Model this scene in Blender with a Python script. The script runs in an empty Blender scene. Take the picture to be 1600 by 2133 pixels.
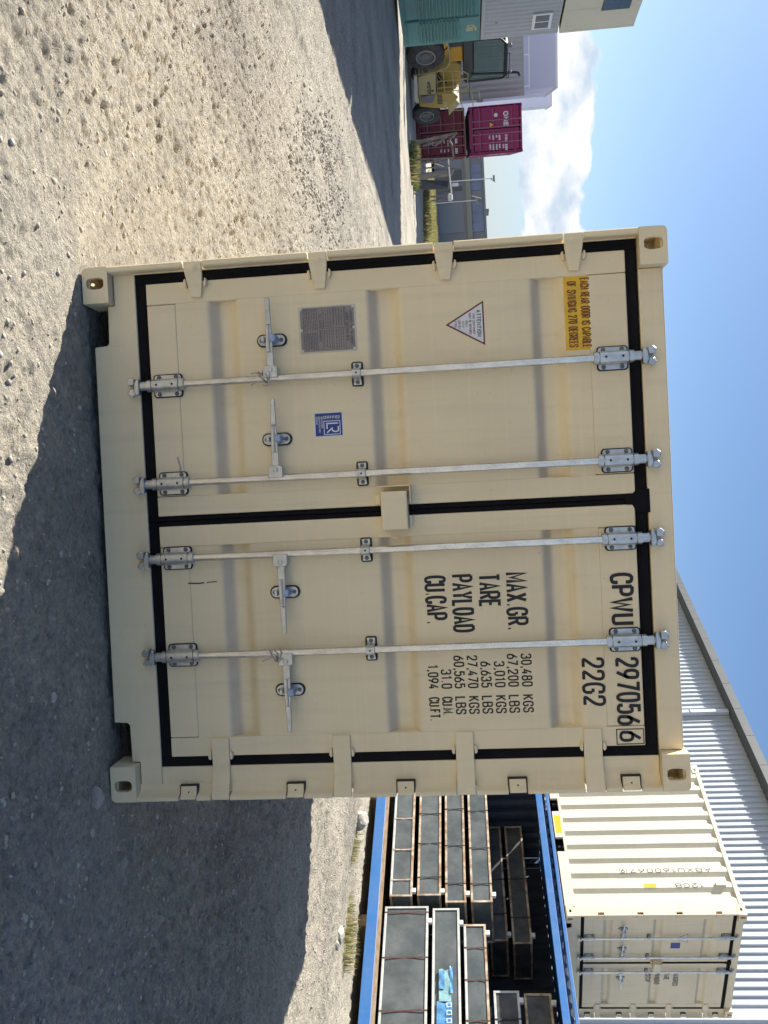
import bpy, bmesh, math, random
import numpy as np
from mathutils import Vector, Matrix

R = math.radians
scene = bpy.context.scene
col = scene.collection
random.seed(7)
rng = np.random.default_rng(11)

# ------------------------------------------------------------------ camera
# x to the right, y away from the camera, z up; the main container's door face is y = 0
CAM = Vector((1.0827, -4.0157, 1.6791))
YAW, PITCH, ROLL, FPX = R(1.21), R(-5.14), R(-2.78), 1900.0
fw = Vector((math.sin(YAW) * math.cos(PITCH), math.cos(YAW) * math.cos(PITCH), math.sin(PITCH)))
rt = Vector((math.cos(YAW), -math.sin(YAW), 0.0))
up = rt.cross(fw)
rt2 = rt * math.cos(ROLL) + up * math.sin(ROLL)
up2 = -rt * math.sin(ROLL) + up * math.cos(ROLL)
cam_data = bpy.data.cameras.new("camera")
cam = bpy.data.objects.new("camera", cam_data)
col.objects.link(cam)
# the photograph was taken with the phone turned a quarter turn: its right edge is the sky side
m = Matrix(((up2.x, -rt2.x, -fw.x), (up2.y, -rt2.y, -fw.y), (up2.z, -rt2.z, -fw.z)))
cam.matrix_world = Matrix.Translation(CAM) @ m.to_4x4()
cam_data.sensor_fit = 'HORIZONTAL'
cam_data.sensor_width = 36.0
cam_data.lens = 36.0 * FPX / 1600.0
cam_data.clip_start = 0.05
cam_data.clip_end = 6000.0
scene.camera = cam

# ------------------------------------------------------------------ sky and sun
SUN_EL = R(36.7)
SUN_AZ = (-0.85, 0.53)                      # horizontal direction towards the sun
world = bpy.data.worlds.new("World")
scene.world = world
world.use_nodes = True
wt = world.node_tree
wt.nodes.clear()

def wn(t, **kw):
    n = wt.nodes.new(t)
    for k, v in kw.items():
        setattr(n, k, v)
    return n

def wmath(op, a, b=None, c=None, clamp=False):
    n = wn('ShaderNodeMath', operation=op)
    n.use_clamp = clamp
    for i, q in enumerate((a, b, c)):
        if q is None:
            continue
        if isinstance(q, (int, float)):
            n.inputs[i].default_value = q
        else:
            wt.links.new(q, n.inputs[i])
    return n.outputs[0]

SKY_STRENGTH = 0.055
sky = wn('ShaderNodeTexSky', sky_type='NISHITA')
sky.sun_disc = False
sky.sun_elevation = SUN_EL
sky.sun_rotation = math.atan2(SUN_AZ[0], SUN_AZ[1])
sky.air_density = 1.0
sky.dust_density = 1.0
sky.ozone_density = 6.0
tc = wn('ShaderNodeTexCoord')
sep = wn('ShaderNodeSeparateXYZ')
wt.links.new(tc.outputs['Generated'], sep.inputs[0])
el = sep.outputs[2]
mp = wn('ShaderNodeMapping')
mp.inputs['Scale'].default_value = (1.0, 1.0, 2.0)
mp.inputs['Location'].default_value = (0.31, 0.12, 0.0)
wt.links.new(tc.outputs['Generated'], mp.inputs['Vector'])
nz = wn('ShaderNodeTexNoise')
nz.inputs['Scale'].default_value = 11.0
nz.inputs['Detail'].default_value = 12.0
nz.inputs['Roughness'].default_value = 0.60
wt.links.new(mp.outputs[0], nz.inputs['Vector'])
nz2 = wn('ShaderNodeTexNoise')
nz2.inputs['Scale'].default_value = 2.6
nz2.inputs['Detail'].default_value = 2.0
wt.links.new(mp.outputs[0], nz2.inputs['Vector'])
# a bank of cumulus low over the horizon all the way round
def band(lo0, lo1, hi0, hi1):
    a = wn('ShaderNodeMapRange', interpolation_type='SMOOTHSTEP')
    a.inputs[1].default_value = lo0; a.inputs[2].default_value = lo1
    wt.links.new(el, a.inputs[0])
    b = wn('ShaderNodeMapRange', interpolation_type='SMOOTHSTEP')
    b.inputs[1].default_value = hi0; b.inputs[2].default_value = hi1
    b.inputs[3].default_value = 1.0; b.inputs[4].default_value = 0.0
    wt.links.new(el, b.inputs[0])
    return wmath('MULTIPLY', a.outputs[0], b.outputs[0])
bank = band(0.05, 0.085, 0.125, 0.17)
shape = wmath('ADD', wmath('MULTIPLY', nz.outputs[0], 0.75), wmath('MULTIPLY', nz2.outputs[0], 0.25))
mask = wmath('MULTIPLY_ADD', bank, 0.32, wmath('SUBTRACT', shape, 0.655))
mask = wmath('MULTIPLY', mask, 20.0, clamp=True)
# thin bright haze below the bank
haze = wn('ShaderNodeMapRange', interpolation_type='SMOOTHSTEP')
haze.inputs[1].default_value = -0.02; haze.inputs[2].default_value = 0.16
haze.inputs[3].default_value = 0.8; haze.inputs[4].default_value = 0.0
wt.links.new(el, haze.inputs[0])
bg_sky = wn('ShaderNodeBackground')
bg_sky.inputs['Strength'].default_value = SKY_STRENGTH
wt.links.new(sky.outputs[0], bg_sky.inputs['Color'])
bg_haze = wn('ShaderNodeBackground')
bg_haze.inputs['Color'].default_value = (0.78, 0.90, 1.0, 1)
bg_haze.inputs['Strength'].default_value = 0.32
cl = wn('ShaderNodeValToRGB')
cl.color_ramp.elements[0].position = 0.36
cl.color_ramp.elements[0].color = (0.58, 0.69, 0.82, 1)
cl.color_ramp.elements[1].position = 0.60
cl.color_ramp.elements[1].color = (1.0, 1.0, 1.0, 1)
nz3 = wn('ShaderNodeTexNoise')
nz3.inputs['Scale'].default_value = 22.0
nz3.inputs['Detail'].default_value = 6.0
mp2 = wn('ShaderNodeMapping')
mp2.inputs['Scale'].default_value = (1.0, 1.0, 1.6)
mp2.inputs['Location'].default_value = (0.9, 0.4, 0.03)
wt.links.new(tc.outputs['Generated'], mp2.inputs['Vector'])
wt.links.new(mp2.outputs[0], nz3.inputs['Vector'])
wt.links.new(nz3.outputs[0], cl.inputs[0])
bg_cl = wn('ShaderNodeBackground')
bg_cl.inputs['Strength'].default_value = 0.425
wt.links.new(cl.outputs[0], bg_cl.inputs['Color'])
mix1 = wn('ShaderNodeMixShader')
wt.links.new(haze.outputs[0], mix1.inputs[0])
wt.links.new(bg_sky.outputs[0], mix1.inputs[1])
wt.links.new(bg_haze.outputs[0], mix1.inputs[2])
mix2 = wn('ShaderNodeMixShader')
wt.links.new(mask, mix2.inputs[0])
wt.links.new(mix1.outputs[0], mix2.inputs[1])
wt.links.new(bg_cl.outputs[0], mix2.inputs[2])
wo = wn('ShaderNodeOutputWorld')
wt.links.new(mix2.outputs[0], wo.inputs['Surface'])

sun_data = bpy.data.lights.new("sun", 'SUN')
sun_data.energy = 4.0
sun_data.angle = R(0.55)
sun_data.color = (1.0, 0.95, 0.86)
sun = bpy.data.objects.new("sun", sun_data)
col.objects.link(sun)
sun.location = (-20, 14, 25)
ln = math.hypot(*SUN_AZ)
sd = Vector((SUN_AZ[0] / ln * math.cos(SUN_EL), SUN_AZ[1] / ln * math.cos(SUN_EL), math.sin(SUN_EL)))
sun.rotation_euler = sd.to_track_quat('Z', 'Y').to_euler()

scene.view_settings.view_transform = 'Standard'
scene.view_settings.look = 'None'
scene.view_settings.exposure = 1.36
scene.view_settings.gamma = 1.0
scene.view_settings.use_curve_mapping = False
scene.render.engine = 'CYCLES'
scene.cycles.max_bounces = 8

# ------------------------------------------------------------------ materials
def mat(name, color, rough=0.6, metal=0.0, var=0.0, vscale=3.0, stretch=(1, 1, 1), bump=0.0, bscale=60.0,
        color2=None, spec=0.5, mottle=0.0, coat=0.0):
    """plain procedural surface: base colour, slow noise towards color2, fine bump"""
    M = bpy.data.materials.new(name)
    M.use_nodes = True
    nt = M.node_tree
    b = nt.nodes['Principled BSDF']
    b.inputs['Roughness'].default_value = rough
    b.inputs['Metallic'].default_value = metal
    b.inputs['Specular IOR Level'].default_value = spec
    if coat:
        b.inputs['Coat Weight'].default_value = coat
    c = (*color, 1)
    b.inputs['Base Color'].default_value = c
    tcn = nt.nodes.new('ShaderNodeTexCoord')
    mpn = nt.nodes.new('ShaderNodeMapping')
    mpn.inputs['Scale'].default_value = stretch
    nt.links.new(tcn.outputs['Object'], mpn.inputs['Vector'])
    if var:
        n = nt.nodes.new('ShaderNodeTexNoise')
        n.inputs['Scale'].default_value = vscale
        n.inputs['Detail'].default_value = 5.0
        n.inputs['Roughness'].default_value = 0.65
        nt.links.new(mpn.outputs[0], n.inputs['Vector'])
        r = nt.nodes.new('ShaderNodeValToRGB')
        r.color_ramp.elements[0].position = 0.38
        r.color_ramp.elements[1].position = 0.66
        c2 = color2 if color2 else tuple(q * (1 - var) for q in color)
        r.color_ramp.elements[0].color = c
        r.color_ramp.elements[1].color = (*c2, 1)
        nt.links.new(n.outputs[0], r.inputs[0])
        nt.links.new(r.outputs[0], b.inputs['Base Color'])
    if bump:
        n2 = nt.nodes.new('ShaderNodeTexNoise')
        n2.inputs['Scale'].default_value = bscale
        n2.inputs['Detail'].default_value = 4.0
        nt.links.new(mpn.outputs[0], n2.inputs['Vector'])
        bp = nt.nodes.new('ShaderNodeBump')
        bp.inputs['Strength'].default_value = bump
        bp.inputs['Distance'].default_value = 0.01
        nt.links.new(n2.outputs[0], bp.inputs['Height'])
        nt.links.new(bp.outputs[0], b.inputs['Normal'])
    return M

def painted(name, color, dirt=(0.30, 0.24, 0.16), amount=0.35, rough=0.5, ripple=0.11, scuff=0.0, up_grey=0.45):
    """container paint: base colour, vertical run-off streaks, cloudy grime, scratches and slightly wavy sheet"""
    M = bpy.data.materials.new(name)
    M.use_nodes = True
    nt = M.node_tree
    L = nt.links.new
    b = nt.nodes['Principled BSDF']
    b.inputs['Roughness'].default_value = rough
    tcn = nt.nodes.new('ShaderNodeTexCoord')
    def noise(scale, st, det=5.0, rr=0.6, loc=(0, 0, 0)):
        mpn = nt.nodes.new('ShaderNodeMapping')
        mpn.inputs['Scale'].default_value = st
        mpn.inputs['Location'].default_value = loc
        L(tcn.outputs['Object'], mpn.inputs['Vector'])
        n = nt.nodes.new('ShaderNodeTexNoise')
        n.inputs['Scale'].default_value = scale
        n.inputs['Detail'].default_value = det
        n.inputs['Roughness'].default_value = rr
        L(mpn.outputs[0], n.inputs['Vector'])
        return n.outputs[0]
    def ramp(src, p0, p1, v0=0.0, v1=1.0):
        r = nt.nodes.new('ShaderNodeMapRange')
        r.inputs[1].default_value = p0; r.inputs[2].default_value = p1
        r.inputs[3].default_value = v0; r.inputs[4].default_value = v1
        L(src, r.inputs[0])
        return r.outputs[0]
    def mixc(fac, c1, c2):
        x = nt.nodes.new('ShaderNodeMix')
        x.data_type = 'RGBA'
        for s, v in ((x.inputs[0], fac), (x.inputs[6], c1), (x.inputs[7], c2)):
            if isinstance(v, (int, float)):
                s.default_value = v
            elif isinstance(v, tuple):
                s.default_value = (*v, 1)
            else:
                L(v, s)
        return x.outputs[2]
    streak = ramp(noise(16.0, (1.0, 1.0, 0.05)), 0.52, 0.75, 0.0, amount)
    cloud = ramp(noise(1.4, (1, 1, 1)), 0.42, 0.75, 0.0, amount * 0.9)
    c = mixc(streak, color, tuple(0.55 * a + 0.45 * d for a, d in zip(color, dirt)))
    c = mixc(cloud, c, tuple(0.6 * a + 0.4 * d for a, d in zip(color, dirt)))
    brush = ramp(noise(9.0, (0.06, 1.0, 6.0), 4.0), 0.55, 0.72, 0.0, 0.22 * amount / 0.35)
    c = mixc(brush, c, tuple(min(1, a * 1.12) for a in color))
    speck = ramp(noise(70.0, (1, 1, 1), 2.0), 0.70, 0.76, 0.0, 0.35 + scuff)
    c = mixc(speck, c, tuple(0.45 * a + 0.2 * d for a, d in zip(color, dirt)))
    # surfaces turn greyer the more they face up, a little unevenly
    geo = nt.nodes.new('ShaderNodeNewGeometry')
    sxyz = nt.nodes.new('ShaderNodeSeparateXYZ')
    L(geo.outputs['Normal'], sxyz.inputs[0])
    led = ramp(sxyz.outputs[2], 0.08, 0.62, 0.0, up_grey)
    mm = nt.nodes.new('ShaderNodeMath'); mm.operation = 'MULTIPLY'
    L(led, mm.inputs[0]); L(ramp(noise(6.0, (1, 1, 1)), 0.25, 0.6, 0.6, 1.0), mm.inputs[1])
    c = mixc(mm.outputs[0], c, (0.40, 0.355, 0.315))
    L(c, b.inputs['Base Color'])
    rr = ramp(noise(5.0, (1, 1, 1)), 0.3, 0.7, rough - 0.08, rough + 0.14)
    L(rr, b.inputs['Roughness'])
    bp = nt.nodes.new('ShaderNodeBump')
    bp.inputs['Strength'].default_value = ripple
    bp.inputs['Distance'].default_value = 0.02
    L(noise(7.0, (0.8, 0.8, 1.6), 3.0), bp.inputs['Height'])
    bp2 = nt.nodes.new('ShaderNodeBump')
    bp2.inputs['Strength'].default_value = 0.05
    bp2.inputs['Distance'].default_value = 0.002
    L(noise(260.0, (1, 1, 1), 2.0), bp2.inputs['Height'])
    L(bp.outputs[0], bp2.inputs['Normal'])
    L(bp2.outputs[0], b.inputs['Normal'])
    return M

def grass_mat(name, c1, c2, vscale):
    """thin leaves: half of the light passes through"""
    Mt = mat(name, c1, 0.8, var=0.5, vscale=vscale, color2=c2)
    nt = Mt.node_tree
    b = nt.nodes['Principled BSDF']
    tr = nt.nodes.new('ShaderNodeBsdfTranslucent')
    src = b.inputs['Base Color'].links[0].from_socket
    nt.links.new(src, tr.inputs['Color'])
    mx = nt.nodes.new('ShaderNodeMixShader')
    mx.inputs[0].default_value = 0.5
    out = nt.nodes['Material Output']
    nt.links.new(b.outputs[0], mx.inputs[1]); nt.links.new(tr.outputs[0], mx.inputs[2]); nt.links.new(mx.outputs[0], out.inputs['Surface'])
    return Mt

M = {}
M['beige'] = painted('beige_paint', (0.88, 0.725, 0.46), amount=0.36, up_grey=0.58)
M['cream'] = painted('cream_paint', (0.66, 0.62, 0.49), amount=0.30)
M['rubber'] = mat('black_rubber', (0.006, 0.0055, 0.007), 0.8, var=0.5, vscale=5, color2=(0.011, 0.010, 0.011), spec=0.15)
M['sealant'] = mat('black_sealant', (0.008, 0.008, 0.009), 0.6)
M['galv'] = mat('galvanised_steel', (0.60, 0.61, 0.60), 0.32, 0.8, var=0.35, vscale=22, color2=(0.44, 0.46, 0.47), bump=0.06, bscale=140)
M['galv_rod'] = mat('galvanised_rod', (0.70, 0.69, 0.67), 0.25, 0.92, var=0.3, vscale=26, stretch=(1, 1, 0.5), color2=(0.54, 0.53, 0.52), bump=0.06, bscale=90)
M['bolt'] = mat('dull_bolt_steel', (0.20, 0.21, 0.21), 0.5, 0.7, var=0.3, vscale=60)
M['dark'] = mat('dark_hollow', (0.01, 0.01, 0.01), 0.9)
M['ink'] = mat('black_ink', (0.012, 0.011, 0.012), 0.5)
M['white'] = mat('white_vinyl', (0.78, 0.77, 0.76), 0.45, var=0.1, vscale=30)
M['yellow'] = mat('yellow_vinyl', (0.88, 0.50, 0.025), 0.4, var=0.15, vscale=20)
M['maroon_ink'] = mat('dark_red_ink', (0.16, 0.02, 0.025), 0.5)
M['brown_ink'] = mat('brown_ink', (0.20, 0.055, 0.01), 0.5)
M['blue_vinyl'] = mat('blue_vinyl', (0.012, 0.05, 0.24), 0.4)
M['plate'] = mat('aluminium_plate', (0.30, 0.255, 0.235), 0.5, 0.25, var=0.25, vscale=12, color2=(0.22, 0.20, 0.20))
M['grey_ink'] = mat('grey_ink', (0.07, 0.065, 0.07), 0.6)
M['wire'] = mat('tie_wire', (0.42, 0.37, 0.36), 0.5, 0.4)
M['zinc_blue'] = mat('zinc_plated_catch', (0.33, 0.42, 0.62), 0.4, 0.5, var=0.3, vscale=40)

# ------------------------------------------------------------------ mesh helpers
class MB:
    def __init__(s):
        s.v = []; s.f = []
    def add(s, vs, fs):
        o = len(s.v)
        s.v.extend([tuple(q) for q in vs])
        s.f.extend([tuple(i + o for i in q) for q in fs])
        return s
    def box(s, x0, x1, y0, y1, z0, z1):
        return s.add([(x0, y0, z0), (x1, y0, z0), (x1, y1, z0), (x0, y1, z0), (x0, y0, z1), (x1, y0, z1), (x1, y1, z1), (x0, y1, z1)],
                     [(0, 1, 5, 4), (1, 2, 6, 5), (2, 3, 7, 6), (3, 0, 4, 7), (4, 5, 6, 7), (3, 2, 1, 0)])
    def prism(s, poly, axis, a0, a1):
        n = len(poly)
        def P(u, w, a):
            return {'y': (u, a, w), 'x': (a, u, w), 'z': (u, w, a)}[axis]
        vs = [P(u, w, a0) for u, w in poly] + [P(u, w, a1) for u, w in poly]
        fs = [tuple(range(n)), tuple(range(2 * n - 1, n - 1, -1))]
        fs += [(i, (i + 1) % n, n + (i + 1) % n, n + i) for i in range(n)]
        return s.add(vs, fs)
    def strip(s, prof, axis, a0, a1):
        """open profile swept straight along axis"""
        n = len(prof)
        def P(u, w, a):
            return {'y': (u, a, w), 'x': (a, u, w), 'z': (u, w, a)}[axis]
        vs = [P(u, w, a0) for u, w in prof] + [P(u, w, a1) for u, w in prof]
        return s.add(vs, [(i, i + 1, n + i + 1, n + i) for i in range(n - 1)])
    def tube(s, pts, r, n=8, cap=True):
        pts = [Vector(p) for p in pts]
        rs = r if isinstance(r, (list, tuple)) else [r] * len(pts)
        prev = None
        vs = []
        for i, p in enumerate(pts):
            t = (pts[min(i + 1, len(pts) - 1)] - pts[max(i - 1, 0)]).normalized()
            if prev is None:
                a = Vector((0, 0, 1)) if abs(t.z) < 0.9 else Vector((1, 0, 0))
                u = t.cross(a).normalized()
            else:
                u = (prev - t * prev.dot(t)).normalized()
            prev = u
            w = t.cross(u)
            for k in range(n):
                an = 2 * math.pi * k / n
                vs.append(p + (u * math.cos(an) + w * math.sin(an)) * rs[i])
        fs = []
        for i in range(len(pts) - 1):
            for k in range(n):
                fs.append((i * n + k, i * n + (k + 1) % n, (i + 1) * n + (k + 1) % n, (i + 1) * n + k))
        if cap:
            fs.append(tuple(range(n - 1, -1, -1)))
            fs.append(tuple((len(pts) - 1) * n + k for k in range(n)))
        return s.add(vs, fs)
    def cyl(s, a, b, r, n=12):
        return s.tube([a, b], r, n)
    def lathe(s, prof, c, axis, n=28):
        """profile of (radius, along) turned about an axis through c"""
        c = Vector(c); ax = Vector(axis).normalized()
        a = Vector((0, 0, 1)) if abs(ax.z) < 0.9 else Vector((1, 0, 0))
        u = ax.cross(a).normalized(); w = ax.cross(u)
        vs = []
        for r, h in prof:
            for k in range(n):
                an = 2 * math.pi * k / n
                vs.append(c + ax * h + (u * math.cos(an) + w * math.sin(an)) * r)
        fs = []
        for i in range(len(prof) - 1):
            for k in range(n):
                fs.append((i * n + k, i * n + (k + 1) % n, (i + 1) * n + (k + 1) % n, (i + 1) * n + k))
        return s.add(vs, fs)
    def build(s, name, m, parent=None, smooth=False, bevel=0.0, seg=1):
        me = bpy.data.meshes.new(name)
        me.from_pydata([tuple(q) for q in s.v], [], s.f)
        bm = bmesh.new(); bm.from_mesh(me)
        bmesh.ops.recalc_face_normals(bm, faces=bm.faces)
        bm.to_mesh(me); bm.free()
        me.materials.append(M[m] if isinstance(m, str) else m)
        if smooth:
            me.polygons.foreach_set('use_smooth', [True] * len(me.polygons))
            me.set_sharp_from_angle(angle=R(38))
        o = bpy.data.objects.new(name, me)
        col.objects.link(o)
        if parent is not None:
            o.parent = parent
        if bevel:
            b = o.modifiers.new('bevel', 'BEVEL')
            b.width = bevel; b.segments = seg; b.limit_method = 'ANGLE'; b.angle_limit = R(40)
        return o

def tag(o, label=None, cat=None, group=None, kind=None):
    for k, v in (('label', label), ('category', cat), ('group', group), ('kind', kind)):
        if v:
            o[k] = v
    return o

def empty(name, loc=(0, 0, 0), rz=0.0, label=None, cat=None, group=None):
    o = bpy.data.objects.new(name, None)
    o.empty_display_size = 0.2
    col.objects.link(o)
    o.location = loc
    o.rotation_euler = (0, 0, rz)
    return tag(o, label, cat, group)

def copy_part(o, parent, loc=None):
    c = o.copy()
    col.objects.link(c)
    c.parent = parent
    if loc is not None:
        c.location = loc
    return c

def rrect(u0, u1, w0, w1, r, n=4):
    """rounded rectangle outline"""
    out = []
    for cu, cw, a0 in ((u1 - r, w1 - r, 0), (u0 + r, w1 - r, 90), (u0 + r, w0 + r, 180), (u1 - r, w0 + r, 270)):
        for k in range(n + 1):
            a = R(a0 + 90 * k / n)
            out.append((cu + r * math.cos(a), cw + r * math.sin(a)))
    return out

# ------------------------------------------------------------------ lettering drawn as strokes
# every glyph: width and strokes; a stroke starting with '~' is rounded off
GL = {
 'A': (.56, ['0,0 .28,1 .56,0', '.1,.32 .46,.32']), 'B': (.52, ['0,0 0,1', '~0,1 .5,1 .5,.53 0,.53', '~0,.53 .54,.53 .54,0 0,0']),
 'C': (.52, ['~.52,.70 .52,1 0,1 0,0 .52,0 .52,.30']), 'D': (.53, ['0,0 0,1', '~0,1 .53,1 .53,0 0,0']),
 'E': (.48, ['.48,1 0,1 0,0 .48,0', '0,.53 .4,.53']), 'F': (.46, ['.46,1 0,1 0,0', '0,.52 .38,.52']),
 'G': (.54, ['~.54,.72 .54,1 0,1 0,0 .54,0 .54,.42', '.54,.46 .3,.46']), 'H': (.54, ['0,0 0,1', '.54,0 .54,1', '0,.52 .54,.52']),
 'I': (.1, ['.05,0 .05,1']), 'K': (.54, ['0,0 0,1', '.52,1 0,.42', '.17,.6 .54,0']), 'L': (.46, ['0,1 0,0 .46,0']),
 'M': (.66, ['0,0 0,1 .33,.25 .66,1 .66,0']), 'N': (.56, ['0,0 0,1 .56,0 .56,1']), 'O': (.54, ['~.27,1 0,1 0,0 .54,0 .54,1 .27,1']),
 'P': (.52, ['0,0 0,1', '~0,1 .54,1 .54,.45 0,.45']), 'Q': (.54, ['~.27,1 0,1 0,0 .54,0 .54,1 .27,1', '.34,.2 .56,-.05']),
 'R': (.54, ['0,0 0,1', '~0,1 .54,1 .54,.47 0,.47', '.28,.47 .55,0']), 'S': (.52, ['~.51,.74 .51,1 .01,1 .01,.55 .52,.50 .52,0 0,0 0,.27']),
 'T': (.54, ['0,1 .54,1', '.27,1 .27,0']), 'U': (.54, ['~0,1 0,.3 0,0 .54,0 .54,.3 .54,1']), 'V': (.54, ['0,1 .27,0 .54,1']),
 'W': (.78, ['0,1 .2,0 .39,.8 .58,0 .78,1']), 'X': (.54, ['0,0 .54,1', '0,1 .54,0']), 'Y': (.54, ['0,1 .27,.45 .54,1', '.27,.45 .27,0']), 'Z': (.5, ['0,1 .5,1 0,0 .5,0']),
 '0': (.50, ['~.25,1 0,1 0,0 .5,0 .5,1 .25,1']), '1': (.3, ['.0,.82 .2,1 .2,0']), '2': (.50, ['~0,.70 0,1 .5,1 .5,.58 .02,.12 0,0', '0,.03 .5,.03']),
 '3': (.50, ['~.02,.76 .02,1 .48,1 .48,.54 .2,.54', '~.2,.54 .5,.54 .5,0 0,0 0,.25']), '4': (.52, ['.36,1 0,.26 .52,.26', '.38,.55 .38,0']),
 '5': (.50, ['.46,1 .06,1 .03,.54', '~.03,.54 .2,.66 .5,.66 .5,0 0,0 0,.22']), '6': (.50, ['~.40,1 .02,.48 0,.3 0,0 .5,0 .5,.6 .06,.6 .02,.42']),
 '7': (.50, ['0,1 .5,1 .16,0']), '8': (.50, ['~.25,.54 .03,.54 .03,1 .47,1 .47,.54 .25,.54', '~.25,.54 0,.54 0,0 .5,0 .5,.54 .25,.54']),
 '9': (.50, ['~.10,0 .48,.52 .5,.7 .5,1 0,1 0,.4 .44,.4 .48,.58']), '.': (.1, ['.0,.05 .12,.05']), ',': (.1, ['.1,.1 .02,-.14']), '-': (.3, ['0,.5 .3,.5']),
}

def chaikin(p, it=2):
    for _ in range(it):
        q = [p[0]]
        for a, b in zip(p[:-1], p[1:]):
            q.append((a[0] * .75 + b[0] * .25, a[1] * .75 + b[1] * .25))
            q.append((a[0] * .25 + b[0] * .75, a[1] * .25 + b[1] * .75))
        q.append(p[-1])
        p = q
    return p

def ribbon(mb, pts, t, put):
    """one mitred strip of width t along a polyline; put maps (u, v) to 3-D"""
    P2 = [Vector(p) for p in pts]
    P2 = [p for i, p in enumerate(P2) if i == 0 or (p - P2[i - 1]).length > 1e-6]
    L, Rr = [], []
    for i, p in enumerate(P2):
        d1 = (p - P2[i - 1]).normalized() if i > 0 else None
        d2 = (P2[i + 1] - p).normalized() if i < len(P2) - 1 else None
        if d1 is None:
            d1 = d2
        if d2 is None:
            d2 = d1
        n1 = Vector((-d1.y, d1.x)); n2 = Vector((-d2.y, d2.x))
        n = n1 + n2
        n = n.normalized() if n.length > 1e-4 else n1
        k = min(1.0 / max(n.dot(n1), 0.3), 2.0)
        L.append(p + n * t * .5 * k); Rr.append(p - n * t * .5 * k)
    vs = [put(q.x, q.y) for q in L] + [put(q.x, q.y) for q in Rr]
    n = len(P2)
    mb.add(vs, [(i, i + 1, n + i + 1, n + i) for i in range(n - 1)])

def text(mb, s, o, u, v, h, t=0.15, wf=1.0, gap=0.30, lift=None, width=None, put=None):
    """write s from corner o along u with letter-up v; h cap height, t stroke, wf letter width factor, width = fit to"""
    u = Vector(u); v = Vector(v); o = Vector(o)
    nrm = u.cross(v).normalized()
    adv = sum((GL[c][0] * wf + gap) if c != ' ' else (.4 * wf + gap) for c in s) - gap
    adv += t
    hs = h if width is None else width / adv                 # horizontal scale
    x = t * .5
    k = 0
    for c in s:
        if c == ' ':
            x += .4 * wf + gap
            continue
        w, strokes = GL[c]
        for st in strokes:
            cur = st[0] == '~'
            pts = [tuple(float(q) for q in a.split(',')) for a in st.lstrip('~').split()]
            if cur:
                pts = chaikin(pts)
            pts = [((a * wf + x) * hs, (t * .5 + b * (1 - t)) * h) for a, b in pts]
            k += 1
            zz = nrm * (0.0002 * (k % 3))
            ribbon(mb, pts, t * h, put or (lambda a, b: o + u * a + v * b + zz))
        x += w * wf + gap
    return x * hs

def plate_hole(mb, o, u, v, n, W, H, hole, th, rc=(0, 0, 0, 0)):
    """slab W x H at o (corner) in u,v with an oblong hole (cu, cv, a, b), thickness th along n; rc = corner radii"""
    o = Vector(o); u = Vector(u); v = Vector(v); n = Vector(n)
    K = 40
    cu, cv, a, b = hole
    inner, outer = [], []
    for k in range(K):
        an = 2 * math.pi * (k + .5) / K
        # oblong: superellipse
        c, s_ = math.cos(an), math.sin(an)
        e = 0.62
        inner.append((cu + a * math.copysign(abs(c) ** e, c), cv + b * math.copysign(abs(s_) ** e, s_)))
    # outer outline hit by rays from the hole centre
    for (iu, iv) in inner:
        du, dv = iu - cu, iv - cv
        ts = []
        if du > 1e-9: ts.append((W - cu) / du)
        if du < -1e-9: ts.append((0 - cu) / du)
        if dv > 1e-9: ts.append((H - cv) / dv)
        if dv < -1e-9: ts.append((0 - cv) / dv)
        t = min(ts)
        outer.append([cu + du * t, cv + dv * t])
    # snap the nearest sample to each corner (or cut it round)
    for (qu, qv), r in zip(((0, 0), (W, 0), (W, H), (0, H)), rc):
        ds = sorted(range(K), key=lambda i: (outer[i][0] - qu) ** 2 + (outer[i][1] - qv) ** 2)
        if r <= 0:
            outer[ds[0]] = [qu, qv]
        else:
            su = 1 if qu == 0 else -1; sv = 1 if qv == 0 else -1
            cc = (qu + su * r, qv + sv * r)
            for i in range(K):
                pu, pv = outer[i]
                if (pu - cc[0]) * su < 0 and (pv - cc[1]) * sv < 0:
                    dx, dy = pu - cc[0], pv - cc[1]
                    l = math.hypot(dx, dy)
                    outer[i] = [cc[0] + dx / l * r, cc[1] + dy / l * r]
    f = lambda q, d: o + u * q[0] + v * q[1] + n * d
    vs = [f(q, 0) for q in outer] + [f(q, 0) for q in inner] + [f(q, th) for q in outer] + [f(q, th) for q in inner]
    fs = []
    for k in range(K):
        j = (k + 1) % K
        fs += [(k, j, K + j, K + k), (2 * K + k, 3 * K + k, 3 * K + j, 2 * K + j), (k, 2 * K + k, 2 * K + j, j), (K + k, K + j, 3 * K + j, 3 * K + k)]
    mb.add(vs, fs)

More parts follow.
